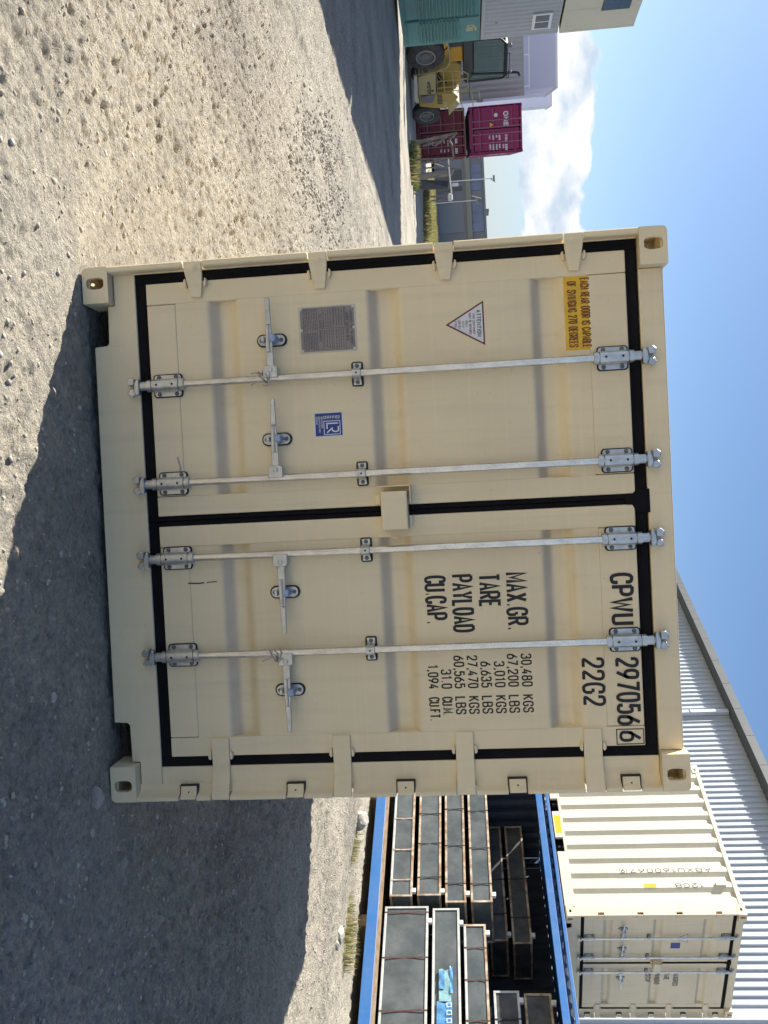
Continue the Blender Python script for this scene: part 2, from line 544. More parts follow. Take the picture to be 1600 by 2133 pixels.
def casting(root, x0, z0, y0, sx, sy, top, m, W=.162, D=.178, H=.118):
    """hollow corner block: x0,z0 = lower left of its end face; sx = +1 when the outer side is +x, sy = -1 when the end faces -y"""
    mb = MB()
    th = .026
    ya, yb = (y0, y0 + D) if sy < 0 else (y0 - D, y0)
    r = .022
    rc = [0, 0, 0, 0]
    rc[(2 if top else 1) if sx > 0 else (3 if top else 0)] = r
    yend = ya if sy < 0 else yb
    plate_hole(mb, (x0, yend, z0), (1, 0, 0), (0, 0, 1), (0, -sy, 0), W, H, (W / 2, H / 2, .028, .040) if False else (W / 2 + sx * .008, H / 2, .026, .040), th, rc)
    # outer side with its own hole
    xo = x0 + W if sx > 0 else x0
    a, b = (ya + th, yb) if sy < 0 else (ya, yb - th)
    zlo, zhi = (z0, z0 + H - r) if top else (z0 + r, z0 + H)
    plate_hole(mb, (xo, a, zlo), (0, 1, 0), (0, 0, 1), (-sx, 0, 0), b - a, zhi - zlo, ((b - a) * .42, (zhi - zlo) / 2, .028, .018), th)
    # top / bottom with the twist-lock opening
    zo = z0 + H if top else z0
    xi0, xi1 = (x0, xo - r) if sx > 0 else (xo + r, x0 + W)
    plate_hole(mb, (xi0, a, zo), (1, 0, 0), (0, 1, 0), (0, 0, -1 if top else 1), xi1 - xi0, b - a, ((xi1 - xi0) / 2, (b - a) / 2, .018, .03), th)
    # rounded outer edge between them
    pr = []
    cx = xo - sx * r; cz = zo - (r if top else -r)
    for k in range(6):
        an = R(90 * k / 5)
        pr.append((cx + sx * r * math.cos(an), cz + (1 if top else -1) * r * math.sin(an)))
    mb.strip(pr, 'y', a, b)
    # inner side, back, and the closed face
    xin = x0 if sx > 0 else x0 + W
    mb.box(min(xin, xin + sx * .02), max(xin, xin + sx * .02), a, b, z0 + (.0 if top else th), z0 + H - (th if top else 0))
    zb = z0 if top else z0 + H
    q0, q1 = sorted((xin + sx * .021, xo - sx * th))
    mb.box(q0, q1, a, b - .001, *sorted((zb, zb + (.02 if top else -.02))))
    return mb.build('corner_casting', m, root, smooth=True)

# ------------------------------------------------------------------ containers
def corrugate(lo, hi, face, depth, pitch=.278, lead=.0):
    """trapezoid wall profile along a length: list of (along, offset)"""
    p = [(lo, face)]
    x = lo + lead
    while x + pitch < hi - .02:
        p += [(x + .072, face), (x + .072 + .068, face + depth), (x + .21, face + depth), (x + .278, face)]
        x += pitch
    p.append((hi, face))
    return p

def shell(root, L, W, H, paint, sides=True, roof=True, floor_mat='dark', pockets=None):
    """everything but the door end of a box container, local frame x 0..W, y 0..L"""
    zr0, zr1 = .155, H - .075
    sgn = ((.0, 1), (W, -1))
    for xf, s in sgn:
        # rails, posts at the far end
        mb = MB()
        xa, xb = sorted((xf + s * .004, xf + s * .09))
        mb.box(xa, xb, .178, L - .178, H - .075, H - .010)
        mb.build('top_side_rail', paint, root, bevel=.004)
        mb = MB()
        xa, xb = sorted((xf + s * .006, xf + s * .05))
        if pockets:
            cuts = sorted(pockets)
            y = .178
            for a, b in cuts:
                mb.box(xa, xb, y, a, .0, .155)
                y = b
            mb.box(xa, xb, y, L - .178, .0, .155)
            for a, b in cuts:
                mb.box(xa, xb, a, b, .118, .155)
        else:
            mb.box(xa, xb, .178, L - .178, .016, .155)
        mb.build('bottom_side_rail', paint, root, bevel=.003)
        if sides:
            mb = MB()
            pr = [(xf + s * (.012 + o), y) for y, o in corrugate(.16, L - .12, 0, .036, lead=.05)]
            mb.strip(pr, 'z', zr0, zr1)
            pr2 = [(xf + s * (.018 + o), y) for y, o in corrugate(.16, L - .12, 0, .036, lead=.05)]
            mb.strip(pr2, 'z', zr0, zr1)
            mb.build('side_wall', paint, root)
        mb = MB()
        xa, xb = sorted((xf + s * .003, xf + s * .12))
        mb.box(xa, xb, L - .12, L - .003, .118, H - .118)
        mb.build('corner_post', paint, root, bevel=.006)
    if roof:
        mb = MB()
        prof = [(y, H - .012 - o) for y, o in corrugate(.1, L - .02, 0, .02, pitch=.278, lead=.05)]
        mb.strip(prof, 'x', .088, W - .088)
        mb.build('roof_panel', paint, root)
    mb = MB()
    mb.strip([(x, L - .02 - o) for x, o in corrugate(.1, W - .1, 0, .04)], 'z', .1, H - .08)
    mb.box(.1, W - .1, L - .1, L - .004, .004, .1)
    mb.box(.1, W - .1, L - .1, L - .004, H - .08, H - .004)
    mb.build('end_wall', paint, root)
    mb = MB()
    mb.box(.052, W - .052, .2, L - .1, .125, .152)
    y = .4
    while y < L - .3:
        mb.box(.052, W - .052, y, y + .045, .03, .124)
        y += .3
    mb.build('floor_frame', floor_mat, root)
    for s, x0 in ((-1, 0), (1, W - .162)):
        for top in (0, 1):
            casting(root, x0, (H - .118) if top else 0, L, s, 1, top, paint)

def door_leaf(root, x0, x1, z0, z1, px0, px1, yd, paint, name='door', troughs=((.558, .604, .652, .693), (1.286, 1.326, 1.392, 1.430), (2.010, 2.046, 2.108, 2.152)), zp0=.407, zp1=2.253, depth=.042):
    """one door: outer frame tubes with a panel pressed into horizontal troughs"""
    f = MB()
    r = .022
    g = .0012                                        # hairline weld joints
    f.box(x0, px0 - g, yd, yd + .05, z0, z1)
    f.box(px1 + g, x1, yd, yd + .05, z0, z1)
    f.box(px0 + g, px1 - g, yd + .0015, yd + .05, z0, zp0 - g)
    f.box(px0 + g, px1 - g, yd + .0015, yd + .05, zp1 + g, z1)
    door = f.build(name, paint, root, bevel=.004, seg=2)
    p = MB()
    prof = [(yd + .003, zp0 - .001)]
    for a, b, c, d in troughs:
        prof += [(yd + .003, a), (yd + .003 + depth, b), (yd + .003 + depth, c), (yd + .003, d)]
    prof.append((yd + .003, zp1 + .001))
    # press radii: every bend is rounded over about a centimetre
    rp = [prof[0]]
    for q0, q1, q2 in zip(prof[:-2], prof[1:-1], prof[2:]):
        v0 = Vector(q0) - Vector(q1); v2 = Vector(q2) - Vector(q1); c1 = Vector(q1)
        ra, rb = min(.016, v0.length * .45), min(.016, v2.length * .45)
        a_, b_ = c1 + v0.normalized() * ra, c1 + v2.normalized() * rb
        for t in (0, .25, .5, .75, 1):
            w = a_ * (1 - t) ** 2 + c1 * (2 * t * (1 - t)) + b_ * t ** 2
            rp.append((w.x, w.y))
    rp.append(prof[-1])
    p.strip(rp, 'x', px0 - .002, px1 + .002)
    pan = p.build('door_panel', paint, door)
    pan.data.polygons.foreach_set('use_smooth', [True] * len(pan.data.polygons))
    return door

def lock_rod(root, x, yr, z0, z1, zb=(.355, 2.347), zm=1.225, handle=None, full=True, rodmat='galv_rod', plate='galv', hz=.842, backing='sealant'):
    """locking bar with cams, bearing brackets, middle guide and (optionally) a swing handle towards side handle"""
    mb = MB()
    mb.cyl((x, yr, z0), (x, yr, z1), .0165, 14)
    rod = mb.build('locking_rod', rodmat, root, smooth=True)
    # cams: forked claw heads that hook into keepers on the sill and header
    for zc, s in ((z0, -1), (z1, 1)):
        c = MB()
        c.cyl((x, yr, zc - s * .05), (x, yr, zc - s * .002), .021, 12)
        c.prism([(x - .030, zc), (x + .034, zc), (x + .040, zc + s * .016), (x + .020, zc + s * .026), (x - .012, zc + s * .022), (x - .034, zc + s * .012)], 'y', yr - .022, yr + .016)
        c.prism([(x - .036, zc + s * .024), (x - .006, zc + s * .024), (x - .004, zc + s * .055), (x - .026, zc + s * .060), (x - .040, zc + s * .045)], 'y', yr - .016, yr + .030)
        c.prism([(x + .006, zc + s * .030), (x + .034, zc + s * .022), (x + .044, zc + s * .044), (x + .030, zc + s * .062), (x + .010, zc + s * .050)], 'y', yr - .006, yr + .034)
        c.build('cam', plate, rod, bevel=.003)
    if not full:
        return rod
    yd = yr + .038
    for zc in zb:
        b = MB()
        b.prism(rrect(x - .0535, x + .0535, zc - .068, zc + .068, .016), 'y', yd - .0035, yd + .001)
        b.build('sealant_pad', backing, rod)
        b = MB()
        b.prism(rrect(x - .049, x + .049, zc - .062, zc + .062, .013), 'y', yd - .009, yd - .0035)
        b.build('bracket', plate, rod, bevel=.0015)
        b = MB()
        b.cyl((x, yr, zc - .060), (x, yr, zc + .060), .0285, 18)
        b.box(x - .0285, x + .0285, yr, yd - .009, zc - .058, zc + .058)
        b.cyl((x, yr, zc - .085), (x, yr, zc - .064), .0275, 16)
        b.cyl((x, yr, zc + .064), (x, yr, zc + .085), .0275, 16)
        b.build('sleeve', plate, rod, smooth=True)
        for dx in (-.039, .039):
            for dz in (-.040, .040):
                q = MB()
                q.lathe([(.0001, -.008), (.006, -.0075), (.0095, -.004), (.0098, 0)], (x + dx, yd - .009, zc + dz), (0, 1, 0), 10)
                q.build('bolt', 'bolt', rod, smooth=True)
        for dz in (-.036, .036):
            q = MB()
            q.cyl((x, yr - .0286, zc + dz), (x, yr - .0297, zc + dz), .0054, 10)
            q.build('grease_hole', 'sealant', rod)
    b = MB()
    b.prism(rrect(x - .055, x + .055, zm - .026, zm + .026, .010), 'y', yd - .0035, yd + .001)
    b.build('sealant_pad', backing, rod)
    b = MB()
    pr = [(x - .049, yd - .005), (x - .024, yd - .005), (x - .021, yr - .006), (x - .012, yr - .021), (x + .012, yr - .021), (x + .021, yr - .006), (x + .024, yd - .005), (x + .049, yd - .005)]
    pr2 = [(a, c - .0045) for a, c in pr]
    b.prism(pr + pr2[::-1], 'z', zm - .019, zm + .019)
    b.build('rod_guide', plate, rod, bevel=.001)
    for dx in (-.037, .037):
        q = MB()
        q.lathe([(.0001, -.007), (.006, -.0065), (.0092, -.003), (.0095, 0)], (x + dx, yd - .0095, zm), (0, 1, 0), 10)
        q.build('bolt', 'bolt', rod, smooth=True)
    q = MB()
    q.cyl((x, yr - .0255, zm), (x, yr - .0265, zm), .0045, 10)
    q.build('grease_hole', 'sealant', rod)
    if handle:
        s = handle                                    # -1 handle lies to the left, +1 to the right
        h = MB()
        hx = lambda a: x + s * a
        # hub block welded to the rod
        h.prism([(hx(.000), hz - .034), (hx(.050), hz - .034), (hx(.055), hz - .028), (hx(.055), hz + .022), (hx(.046), hz + .032), (hx(.000), hz + .032)], 'y', yr - .026, yr + .020)
        h.cyl((hx(.036), yr - .026, hz), (hx(.036), yr - .031, hz), .011, 12)
        h.build('handle_hub', plate, rod, bevel=.003)
        h = MB()
        ya = yr - .022
        def bar(a0, a1, w0, w1, y0, y1, t, dz0=0, dz1=0):
            vs = []
            for a, w, yy, dz in ((a0, w0, y0, dz0), (a1, w1, y1, dz1)):
                for yv in (yy, yy + t):
                    vs += [(hx(a), yv, hz + dz - w), (hx(a), yv, hz + dz + w)]
            h.add(vs, [(0, 1, 3, 2), (4, 6, 7, 5), (0, 4, 5, 1), (2, 3, 7, 6), (0, 2, 6, 4), (1, 5, 7, 3)])
        bar(.05, .115, .016, .0165, ya + .006, ya, .012)
        bar(.115, .235, .0165, .012, ya, ya - .012, .010, 0, .003)
        bar(.115, .235, .003, .003, ya - .006, ya - .018, .006, .001, .004)
        bar(.235, .352, .0125, .0095, ya - .015, ya - .022, .013, .003, .006)
        h.build('handle', plate, rod, bevel=.002)
        kx = hx(.175)
        b = MB()
        b.prism(rrect(kx - .029, kx + .029, hz - .066, hz + .072, .0285, 6), 'y', yd - .003, yd + .001)
        b.build('sealant_pad', backing, rod)
        b = MB()
        b.prism(rrect(kx - .0235, kx + .0235, hz - .060, hz + .064, .023, 6), 'y', yd - .009, yd - .003)
        b.build('keeper_plate', plate, rod, bevel=.0015)
        b = MB()
        b.box(kx - .012, kx + .012, ya + .002, yd - .009, hz - .036, hz - .022)
        b.build('keeper_tab', plate, rod, bevel=.002)
        b = MB()
        b.prism([(kx - .016, hz + .004), (kx + .013, hz + .004), (kx + .017, hz + .018), (kx + .011, hz + .034), (kx - .013, hz + .034), (kx - .018, hz + .02)], 'y', ya - .020, yd - .010)
        b.build('catch', 'zinc_blue' if plate == 'galv' else plate, rod, bevel=.003)
        for dz in (-.044, .047):
            q = MB()
            q.lathe([(.0001, -.006), (.006, -.0055), (.0092, -.002), (.0095, 0)], (kx, yd - .009, hz + dz), (0, 1, 0), 10)
            q.build('bolt', 'bolt', rod, smooth=True)
    return rod

def door_end(root, paint, W=2.438, H=2.591, YD=.06, rods=(.546, .992, 1.334, 1.780), handles=(-1, -1, 1, 1), full=True,
             rodmat='galv_rod', plate='galv', gasket='rubber', lockbox=True, xs=(.032, 2.297), cx=(1.140, 1.188), dz=0.0, backing='sealant'):
    """the whole door end in the local frame (faces -y)"""
    T = H - 2.591
    zg0, zg1 = .224, 2.468 + T
    GW = .046
    # header and sill
    h = MB()
    h.prism([(.164, 2.473 + T), (2.274, 2.473 + T), (2.274, 2.580 + T), (.164, 2.580 + T)], 'y', YD, .20)
    h.build('header', paint, root, bevel=.006, seg=2)
    s = MB()
    out = [(.030, .122), (.166, .122), (.166, .090), (.335, .086), (.346, .076), (.350, .018), (2.084, .010), (2.088, .070), (2.098, .082), (2.270, .084), (2.270, .122),
           (2.395, .122), (2.395, zg0 - .001), (.030, zg0 - .001)]
    s.prism(out, 'y', YD, YD + .014)
    s.box(.168, 2.268, YD + .10, YD + .16, .09, .2)
    s.build('sill', paint, root, bevel=.003)
    # posts
    HL = [.510, 1.077, 1.636, 2.197 + T]
    HR = [.508, 1.068, 1.622, 2.187 + T]
    p = MB()
    p.box(.0035, .031, .062, .16, .119, 2.472 + T)
    p.box(.012, .0318, YD, .0619, zg0 - .002, zg1 + .004)
    p.build('corner_post', paint, root, bevel=.002)
    cuts = [(z - .0455, z + .0455) for z in HL]
    z = .119
    for a, b in cuts + [(2.472 + T, 0)]:
        q = MB()
        q.prism([(.0, .005), (.005, .0), (.022, .0), (.027, .006), (.027, .0615), (.0, .0615)], 'z', z, a)
        q.build('post_lip', paint, root)
        z = b
    p = MB()
    p.box(2.297, 2.392, YD, YD + .012, zg0 + .0005, zg1 + .004)
    p.box(2.30, 2.4345, YD + .06, .16, .119, 2.472 + T)
    p.build('corner_post', paint, root, bevel=.002)
    BX = [.355, .851, 1.351, 1.849, 2.343 + T]
    cuts = sorted([(z - .0455, z + .0455) for z in HR] + [(z - .043, z + .043) for z in BX])
    z = .119
    outer = [(2.374, .0595), (2.394, .054), (2.408, .042), (2.415, .024), (2.418, .004), (2.422, .0), (2.4345, .0), (2.438, .004), (2.438, .119)]
    inner = [(2.430, .119), (2.430, .06), (2.424, .064), (2.40, .071), (2.374, .0715)]
    for a, b in cuts + [(2.472 + T, 0)]:
        q = MB()
        q.prism(outer + inner, 'z', z, a)
        q.build('post_lip', paint, root, smooth=True)
        z = b
    for z in BX:
        q = MB()
        q.prism([(2.376, z - .043), (2.432, z - .043), (2.432, z + .043), (2.376, z + .043)], 'y', .036, .058)
        q.build('sealant_pad', backing, root)
        q = MB()
        q.prism([(2.380, .030), (2.408, .026), (2.422, .012), (2.434, .008), (2.434, .1), (2.380, .1)], 'z', z - .037, z + .037)
        bx = q.build('lashing_box', paint, root, bevel=.002)
        q = MB()
        q.cyl((2.405, .0262, z), (2.405, .0245, z), .004, 8)
        q.build('weep_hole', 'sealant', bx)
    for s_, x0 in ((-1, 0), (1, W - .162)):
        for top in (0, 1):
            casting(root, x0, (H - .118) if top else 0, 0, s_, -1, top, paint)
    # doors
    tr = tuple(tuple(v + (T if k == 2 else 0) for v in t) for k, t in enumerate(((.558, .604, .652, .693), (1.286, 1.326, 1.392, 1.430), (2.010, 2.046, 2.108, 2.152))))
    dl = door_leaf(root, .079, 1.140, .273, 2.420 + T, .176, 1.050, YD, paint, troughs=tr, zp1=2.253 + T)
    dr = door_leaf(root, 1.188, 2.251, .273, 2.416 + T, 1.285, 2.163, YD, paint, troughs=tr, zp1=2.253 + T)
    # rubber seals, one ring to each door, pressed against the frame
    def seal(door, x0, x1, z0, z1, wl, wr):
        g = MB()
        yo, yi = YD + .004, YD + .020
        def bar(u0, u1, a0, a1, axis):
            if axis == 'z':
                k = (u1 - u0) * .28
                g.prism([(u0, yi), (u0, yo + .004), (u0 + k * .4, yo), (u0 + k * 1.3, yo + .003), (u1 - k * .5, yo - .001), (u1, yo + .004), (u1, yi)], 'z', a0, a1)
            else:
                k = (u1 - u0) * .28
                g.prism([(yi, u0), (yo + .004, u0), (yo, u0 + k * .4), (yo + .003, u0 + k * 1.3), (yo - .001, u1 - k * .5), (yo + .004, u1), (yi, u1)], 'x', a0, a1)
        bar(x0, x0 + wl, z0, z1, 'z')
        bar(x1 - wr, x1, z0, z1, 'z')
        bar(z0, z0 + GW, x0 + wl, x1 - wr, 'x')
        bar(z1 - GW, z1, x0 + wl, x1 - wr, 'x')
        return g.build('seal', gasket, door)
    seal(dl, .032, 1.1635, zg0, zg1 - .0005, .0465, .0225)
    seal(dr, 1.1645, 2.296, zg0, zg1 - .0005, .0225, .0445)
    # the overlap flap of the seal at the head of the meeting edge
    g = MB()
    g.prism([(1.143, 2.375 + T), (1.187, 2.375 + T), (1.190, 2.405 + T), (1.226, 2.425 + T), (1.226, 2.481 + T), (1.122, 2.481 + T), (1.122, 2.428 + T), (1.140, 2.408 + T)], 'y', YD - .004, YD + .0025)
    g.build('seal', gasket, dr, bevel=.002)
    # hinges
    for z in HL:
        h = MB()
        vs = []
        for x, y, w in ((.003, .004, .041), (.034, .004, .041), (.060, .018, .039), (.110, .036, .031), (.156, .044, .023)):
            vs += [(x, y, z - w), (x, y, z + w), (x, y + .014, z + w), (x, y + .014, z - w)]
        fs = [(0, 3, 2, 1), (16, 17, 18, 19)]
        for i in range(4):
            for k in range(4):
                fs.append((4 * i + k, 4 * i + (k + 1) % 4, 4 * i + 4 + (k + 1) % 4, 4 * i + 4 + k))
        h.add(vs, fs)
        hg = h.build('hinge', paint, root, bevel=.003, seg=2)
        h = MB()
        h.cyl((.030, .0045, z + .004), (.030, .0015, z + .004), .015, 14)
        h.cyl((.030, .002, z + .004), (.030, -.0005, z + .004), .009, 12)
        h.build('hinge_pin', paint, hg, smooth=True)
        for sg in (-1, 1):
            h = MB()
            h.prism([(.070, z + sg * .044), (.110, z + sg * .038), (.112, z + sg * .047), (.098, z + sg * .054), (.076, z + sg * .053)], 'y', .034, YD + .002)
            h.build('hinge_lug', paint, hg, bevel=.003)
    for z in HR:
        h = MB()
        pr = [(2.168, .046), (2.300, .046), (2.345, .034), (2.392, .014), (2.408, .004), (2.436, .0025), (2.436, .020), (2.412, .020), (2.398, .030), (2.350, .048), (2.302, .0595), (2.168, .0595)]
        h.prism(pr, 'z', z - .0405, z + .0405)
        hg = h.build('hinge', paint, root, bevel=.003, seg=2)
        for sg in (-1, 1):
            h = MB()
            h.prism([(2.226, z + sg * .043), (2.262, z + sg * .043), (2.266, z + sg * .052), (2.254, z + sg * .058), (2.232, z + sg * .056)], 'y', .040, YD + .002)
            h.build('hinge_lug', paint, hg, bevel=.003)
    # bars
    for x, hd in zip(rods, handles):
        lock_rod(root, x, YD - .038, .236, 2.468 + T, zb=(.355, 2.347 + T), handle=hd, full=full, rodmat=rodmat, plate=plate, backing=backing)
    if lockbox:
        b = MB()
        b.box(1.078, 1.248, -.035, .052, 1.308, 1.425)
        lb = b.build('lock_box', paint, root, bevel=.006, seg=2)
        b = MB()
        b.prism([(1.052, 1.306), (1.0575, 1.306), (1.0575, 1.4345), (1.130, 1.4345), (1.130, 1.440), (1.058, 1.440), (1.052, 1.434)], 'y', -.012, YD + .001)
        b.build('guard', paint, lb, bevel=.001)
        b = MB()
        b.box(1.090, 1.136, .030, YD + .001, 1.278, 1.303)
        b.build('guide_tab', paint, lb, bevel=.003)
        b = MB()
        b.prism([(1.186, 1.427), (1.240, 1.427), (1.236, 1.440), (1.195, 1.444)], 'y', .028, YD + .001)
        b.build('guide_tab', paint, lb, bevel=.002)
        b = MB()
        b.tube([(1.249, .0, 1.352), (1.262, -.002, 1.345), (1.276, -.004, 1.347), (1.284, -.005, 1.358), (1.284, -.005, 1.372)], .0032, 6)
        b.build('hook', paint, lb, smooth=True)
    return dl, dr

# ---- the big beige container in front of the camera
main = empty('shipping_container', label='large beige shipping container with closed double doors filling the middle of the photo', cat='container')
shell(main, 6.058, 2.438, 2.591, 'beige')
door_l, door_r = door_end(main, 'beige')

YL = .0594                                             # lettering lies on the door frames, just proud
YP = .0622                                             # and on the pressed panels
UX, UZ = (1, 0, 0), (0, 0, 1)
def letters(parent, lines, m='ink', label=None):
    mb = MB()
    for s, x, y, z, h, w, t in lines:
        text(mb, s, (x, y, z), UX, UZ, h, t=t, width=w)
    o = mb.build('lettering', m, parent)
    if label:
        o['label'] = label
    return o
letters(door_r, [('CPWU', 1.488, YL, 2.293, .102, .226, .15)], label='black owner code CPWU on the right door')
letters(door_r, [('297056', 1.862, YL - .001, 2.298, .104, .296, .135)], label='black serial number on the right door')
letters(door_r, [('22G2', 1.858, YP, 2.152, .102, .212, .135)], label='black size code 22G2 under the serial number')
mb = MB()
text(mb, '6', (2.186, YL - .001, 2.304), UX, UZ, .098, t=.135, width=.046)
ribbon(mb, [(0, -.004), (.066, -.004), (.066, .112), (0, .112), (0, -.006)], .004, lambda a, b: (2.177 + a, YL - .0014, 2.297 + b))
mb.build('lettering', 'ink', door_r)['label'] = 'check digit 6 in a square frame'
for s, z, w in (('MAX.GR.', 1.835, .252), ('TARE', 1.716, .146), ('PAYLOAD', 1.596, .254), ('CU.CAP.', 1.477, .212)):
    letters(door_r, [(s, 1.467, YP, z, .097, w, .135)])
for a, xa, wa, b, wb, z in (('30,480', 1.829, .146, 'KGS', .079, 1.889), ('67,200', 1.828, .146, 'LBS', .079, 1.828), ('3,010', 1.859, .116, 'KGS', .079, 1.769), ('6,635', 1.858, .116, 'LBS', .079, 1.709),
                            ('27,470', 1.829, .146, 'KGS', .079, 1.649), ('60,565', 1.828, .146, 'LBS', .079, 1.590), ('31.0', 1.888, .086, 'CU.M.', .082, 1.531), ('1,094', 1.866, .108, 'CU.FT.', .104, 1.472)):
    letters(door_r, [(a, xa, YP, z, .048, wa, .14)])
    letters(door_r, [(b, 2.012, YP, z, .048, wb, .14)])
# yellow notice
mb = MB(); mb.box(.178, .500, YP, YP + .0005, 2.151, 2.278)
y = mb.build('notice_sticker', 'yellow', door_l)
y['label'] = 'yellow rectangular notice about the doors swinging 270 degrees'
letters(door_l, [('EACH REAR DOOR IS CAPABLE', .188, YP - .001, 2.222, .040, .302, .12)], 'brown_ink')
letters(door_l, [('OF SWINGING 270 DEGREES', .200, YP - .001, 2.165, .040, .286, .12)], 'brown_ink')
# white triangle
mb = MB(); mb.add([(.256, YP, 1.799), (.353, YP, 1.628), (.452, YP, 1.799)], [(0, 1, 2)])
mb.build('warning_triangle', 'maroon_ink', door_l)['label'] = 'white triangular notice with a dark red border'
mb = MB(); mb.add([(.2675, YP - .0006, 1.7925), (.353, YP - .0006, 1.642), (.4405, YP - .0006, 1.7925)], [(0, 1, 2)])
mb.build('warning_triangle', 'white', door_l)
letters(door_l, [('ATTENTION', .295, YP - .0012, 1.766, .019, .118, .16)])
for s, x, z, w in (('THIS CONTAINER', .309, 1.748, .090), ('MUST BE REPAIRED', .307, 1.732, .094), ('ONLY', .340, 1.716, .028), ('WITH', .340, 1.700, .028), ('CORTEN', .334, 1.684, .040), ('STEEL', .338, 1.668, .031)):
    letters(door_l, [(s, x, YP - .0012, z, .0105, w, .14)], 'maroon_ink')
# blue certification sticker with its emblem
mb = MB(); mb.box(.706, .819, YP, YP + .0005, 1.016, 1.149)
mb.build('certificate_sticker', 'white', door_l)['label'] = 'blue and white square certification sticker'
mb = MB(); mb.box(.7115, .8135, YP - .0006, YP - .0002, 1.0215, 1.1435)
mb.build('certificate_sticker', 'blue_vinyl', door_l)
mb = MB()
Q = lambda a, b: (.7115 + a, YP - .0013, 1.0215 + b)
ribbon(mb, [(.036, .0395), (.096, .0395), (.096, .112), (.036, .112), (.036, .0375)], .0032, Q)
ribbon(mb, [(.047, .104), (.047, .053), (.071, .053)], .006, Q)
ribbon(mb, chaikin([(.061, .104), (.072, .104), (.084, .104), (.084, .078), (.068, .076)], 3), .006, Q)
ribbon(mb, [(.066, .079), (.088, .0525)], .006, Q)
mb.build('emblem', 'white', door_l)
# one line runs up the sticker's left edge, three small ones along its foot
for s, dx, dz, u_, v_, h_, w_ in (('CERTIFIED', .026, .038, (0, 0, 1), (-1, 0, 0), .0135, .074), ('CONTAINER', .014, .0265, UX, UZ, .0085, .052),
                                  ('CERTIFICATION', .014, .0150, UX, UZ, .0085, .072), ('SCHEME', .014, .0035, UX, UZ, .0085, .036)):
    mb = MB()
    text(mb, s, (.7115 + dx, YP - .0013, 1.0215 + dz), u_, v_, h_, t=.16, width=w_)
    mb.build('lettering', 'white', door_l)
# consolidated data plate
mb = MB(); mb.prism(rrect(.230, .440, .968, 1.231, .008), 'y', YP - .001, YP + .001)
mb.build('plate_mount', 'cream', door_l, bevel=.001)
mb = MB(); mb.box(.237, .433, YP - .004, YP - .001, .978, 1.222)
pl = mb.build('data_plate', 'plate', door_l)
pl['label'] = 'grey metal data plate with engraved text'
mb = MB()
X0, Z0, yy = .237, .978, YP - .0045
text(mb, 'APPROVED FOR TRANSPORT', (X0 + .020, yy, Z0 + .224), UX, UZ, .012, t=.14, width=.155)
text(mb, 'UNDER CUSTOMS SEAL', (X0 + .030, yy, Z0 + .207), UX, UZ, .012, t=.14, width=.128)
text(mb, 'CSC SAFETY APPROVAL', (X0 + .030, yy, Z0 + .084), UX, UZ, .011, t=.14, width=.125)
def rows(x0, x1, za, zb, n, h=.0026):
    for i in range(n):
        z = za + (zb - za) * i / max(1, n - 1)
        x = x0
        while x < x1 - .004:
            w = random.uniform(.006, .018)
            mb.add([(x, yy, z), (min(x + w, x1), yy, z), (min(x + w, x1), yy, z + h), (x, yy, z + h)], [(0, 1, 2, 3)])
            x += w + .003
rows(X0 + .008, X0 + .085, Z0 + .198, Z0 + .150, 5)
rows(X0 + .100, X0 + .188, Z0 + .192, Z0 + .160, 4)
rows(X0 + .012, X0 + .090, Z0 + .135, Z0 + .104, 4)
rows(X0 + .104, X0 + .186, Z0 + .140, Z0 + .106, 4)
rows(X0 + .006, X0 + .104, Z0 + .074, Z0 + .014, 9)
rows(X0 + .112, X0 + .190, Z0 + .074, Z0 + .014, 9)
for a, b, c, d in ((X0 + .095, X0 + .0962, Z0 + .1, Z0 + .203), (X0 + .004, X0 + .192, Z0 + .1475, Z0 + .1487), (X0 + .004, X0 + .192, Z0 + .0985, Z0 + .0997), (X0 + .004, X0 + .192, Z0 + .203, Z0 + .2042)):
    mb.add([(a, yy, c), (b, yy, c), (b, yy, d), (a, yy, d)], [(0, 1, 2, 3)])
mb.build('engraving', 'grey_ink', door_l)
for x, z in ((.241, .982), (.429, .982), (.241, 1.218), (.429, 1.218), (.335, 1.219), (.336, .981)):
    mb = MB(); mb.prism(rrect(x - .006, x + .006, z - .006, z + .006, .004, 3), 'y', YP - .0065, YP - .004)
    mb.build('plate_clip', 'cream', door_l)
# tie wires on two of the bars, and scuff marks
def wire(x, z, s):
    mb = MB()
    for k in range(3):
        pts = []
        for i in range(13):
            a = 2 * math.pi * i / 12
            pts.append((x + .026 * math.cos(a) + s * .008, .022 + .030 * math.sin(a), z + .012 * k - .016 + .016 * math.cos(a + k)))
        mb.tube(pts, .0026, 6)
    mb.tube([(x - .012, -.010, z - .012), (x - .024, -.018, z - .034), (x - .020, -.022, z - .058)], .0026, 6)
    mb.tube([(x + .012, -.010, z - .010), (x + .018, -.016, z - .036), (x + .030, -.012, z - .062)], .0026, 6)
    mb.tube([(x + .03, .0, z - .008), (x + .036, -.01, z + .01), (x + .02, -.012, z + .03)], .0026, 6)
    return mb
tag(wire(.546, .815, -1).build('tie_wire', 'wire', smooth=True), 'grey wire tie twisted round the leftmost locking bar', 'wire')
tag(wire(1.780, .800, 1).build('tie_wire', 'wire', smooth=True), 'grey wire tie twisted round the rightmost locking bar', 'wire')
mb = MB()
ribbon(mb, chaikin([(0, 0), (.05, .003), (.075, .0)], 2), .006, lambda a, b: (1.452 + b, YP - .0003, .395 + a) if a > .014 else (1.452 + b, YL - .0003, .395 + a))
ribbon(mb, [(.088, .0), (.135, -.003)], .0045, lambda a, b: (1.452 + b, YP - .0003, .395 + a))
mb.build('scuff_mark', 'grey_ink', door_r)
mb = MB()
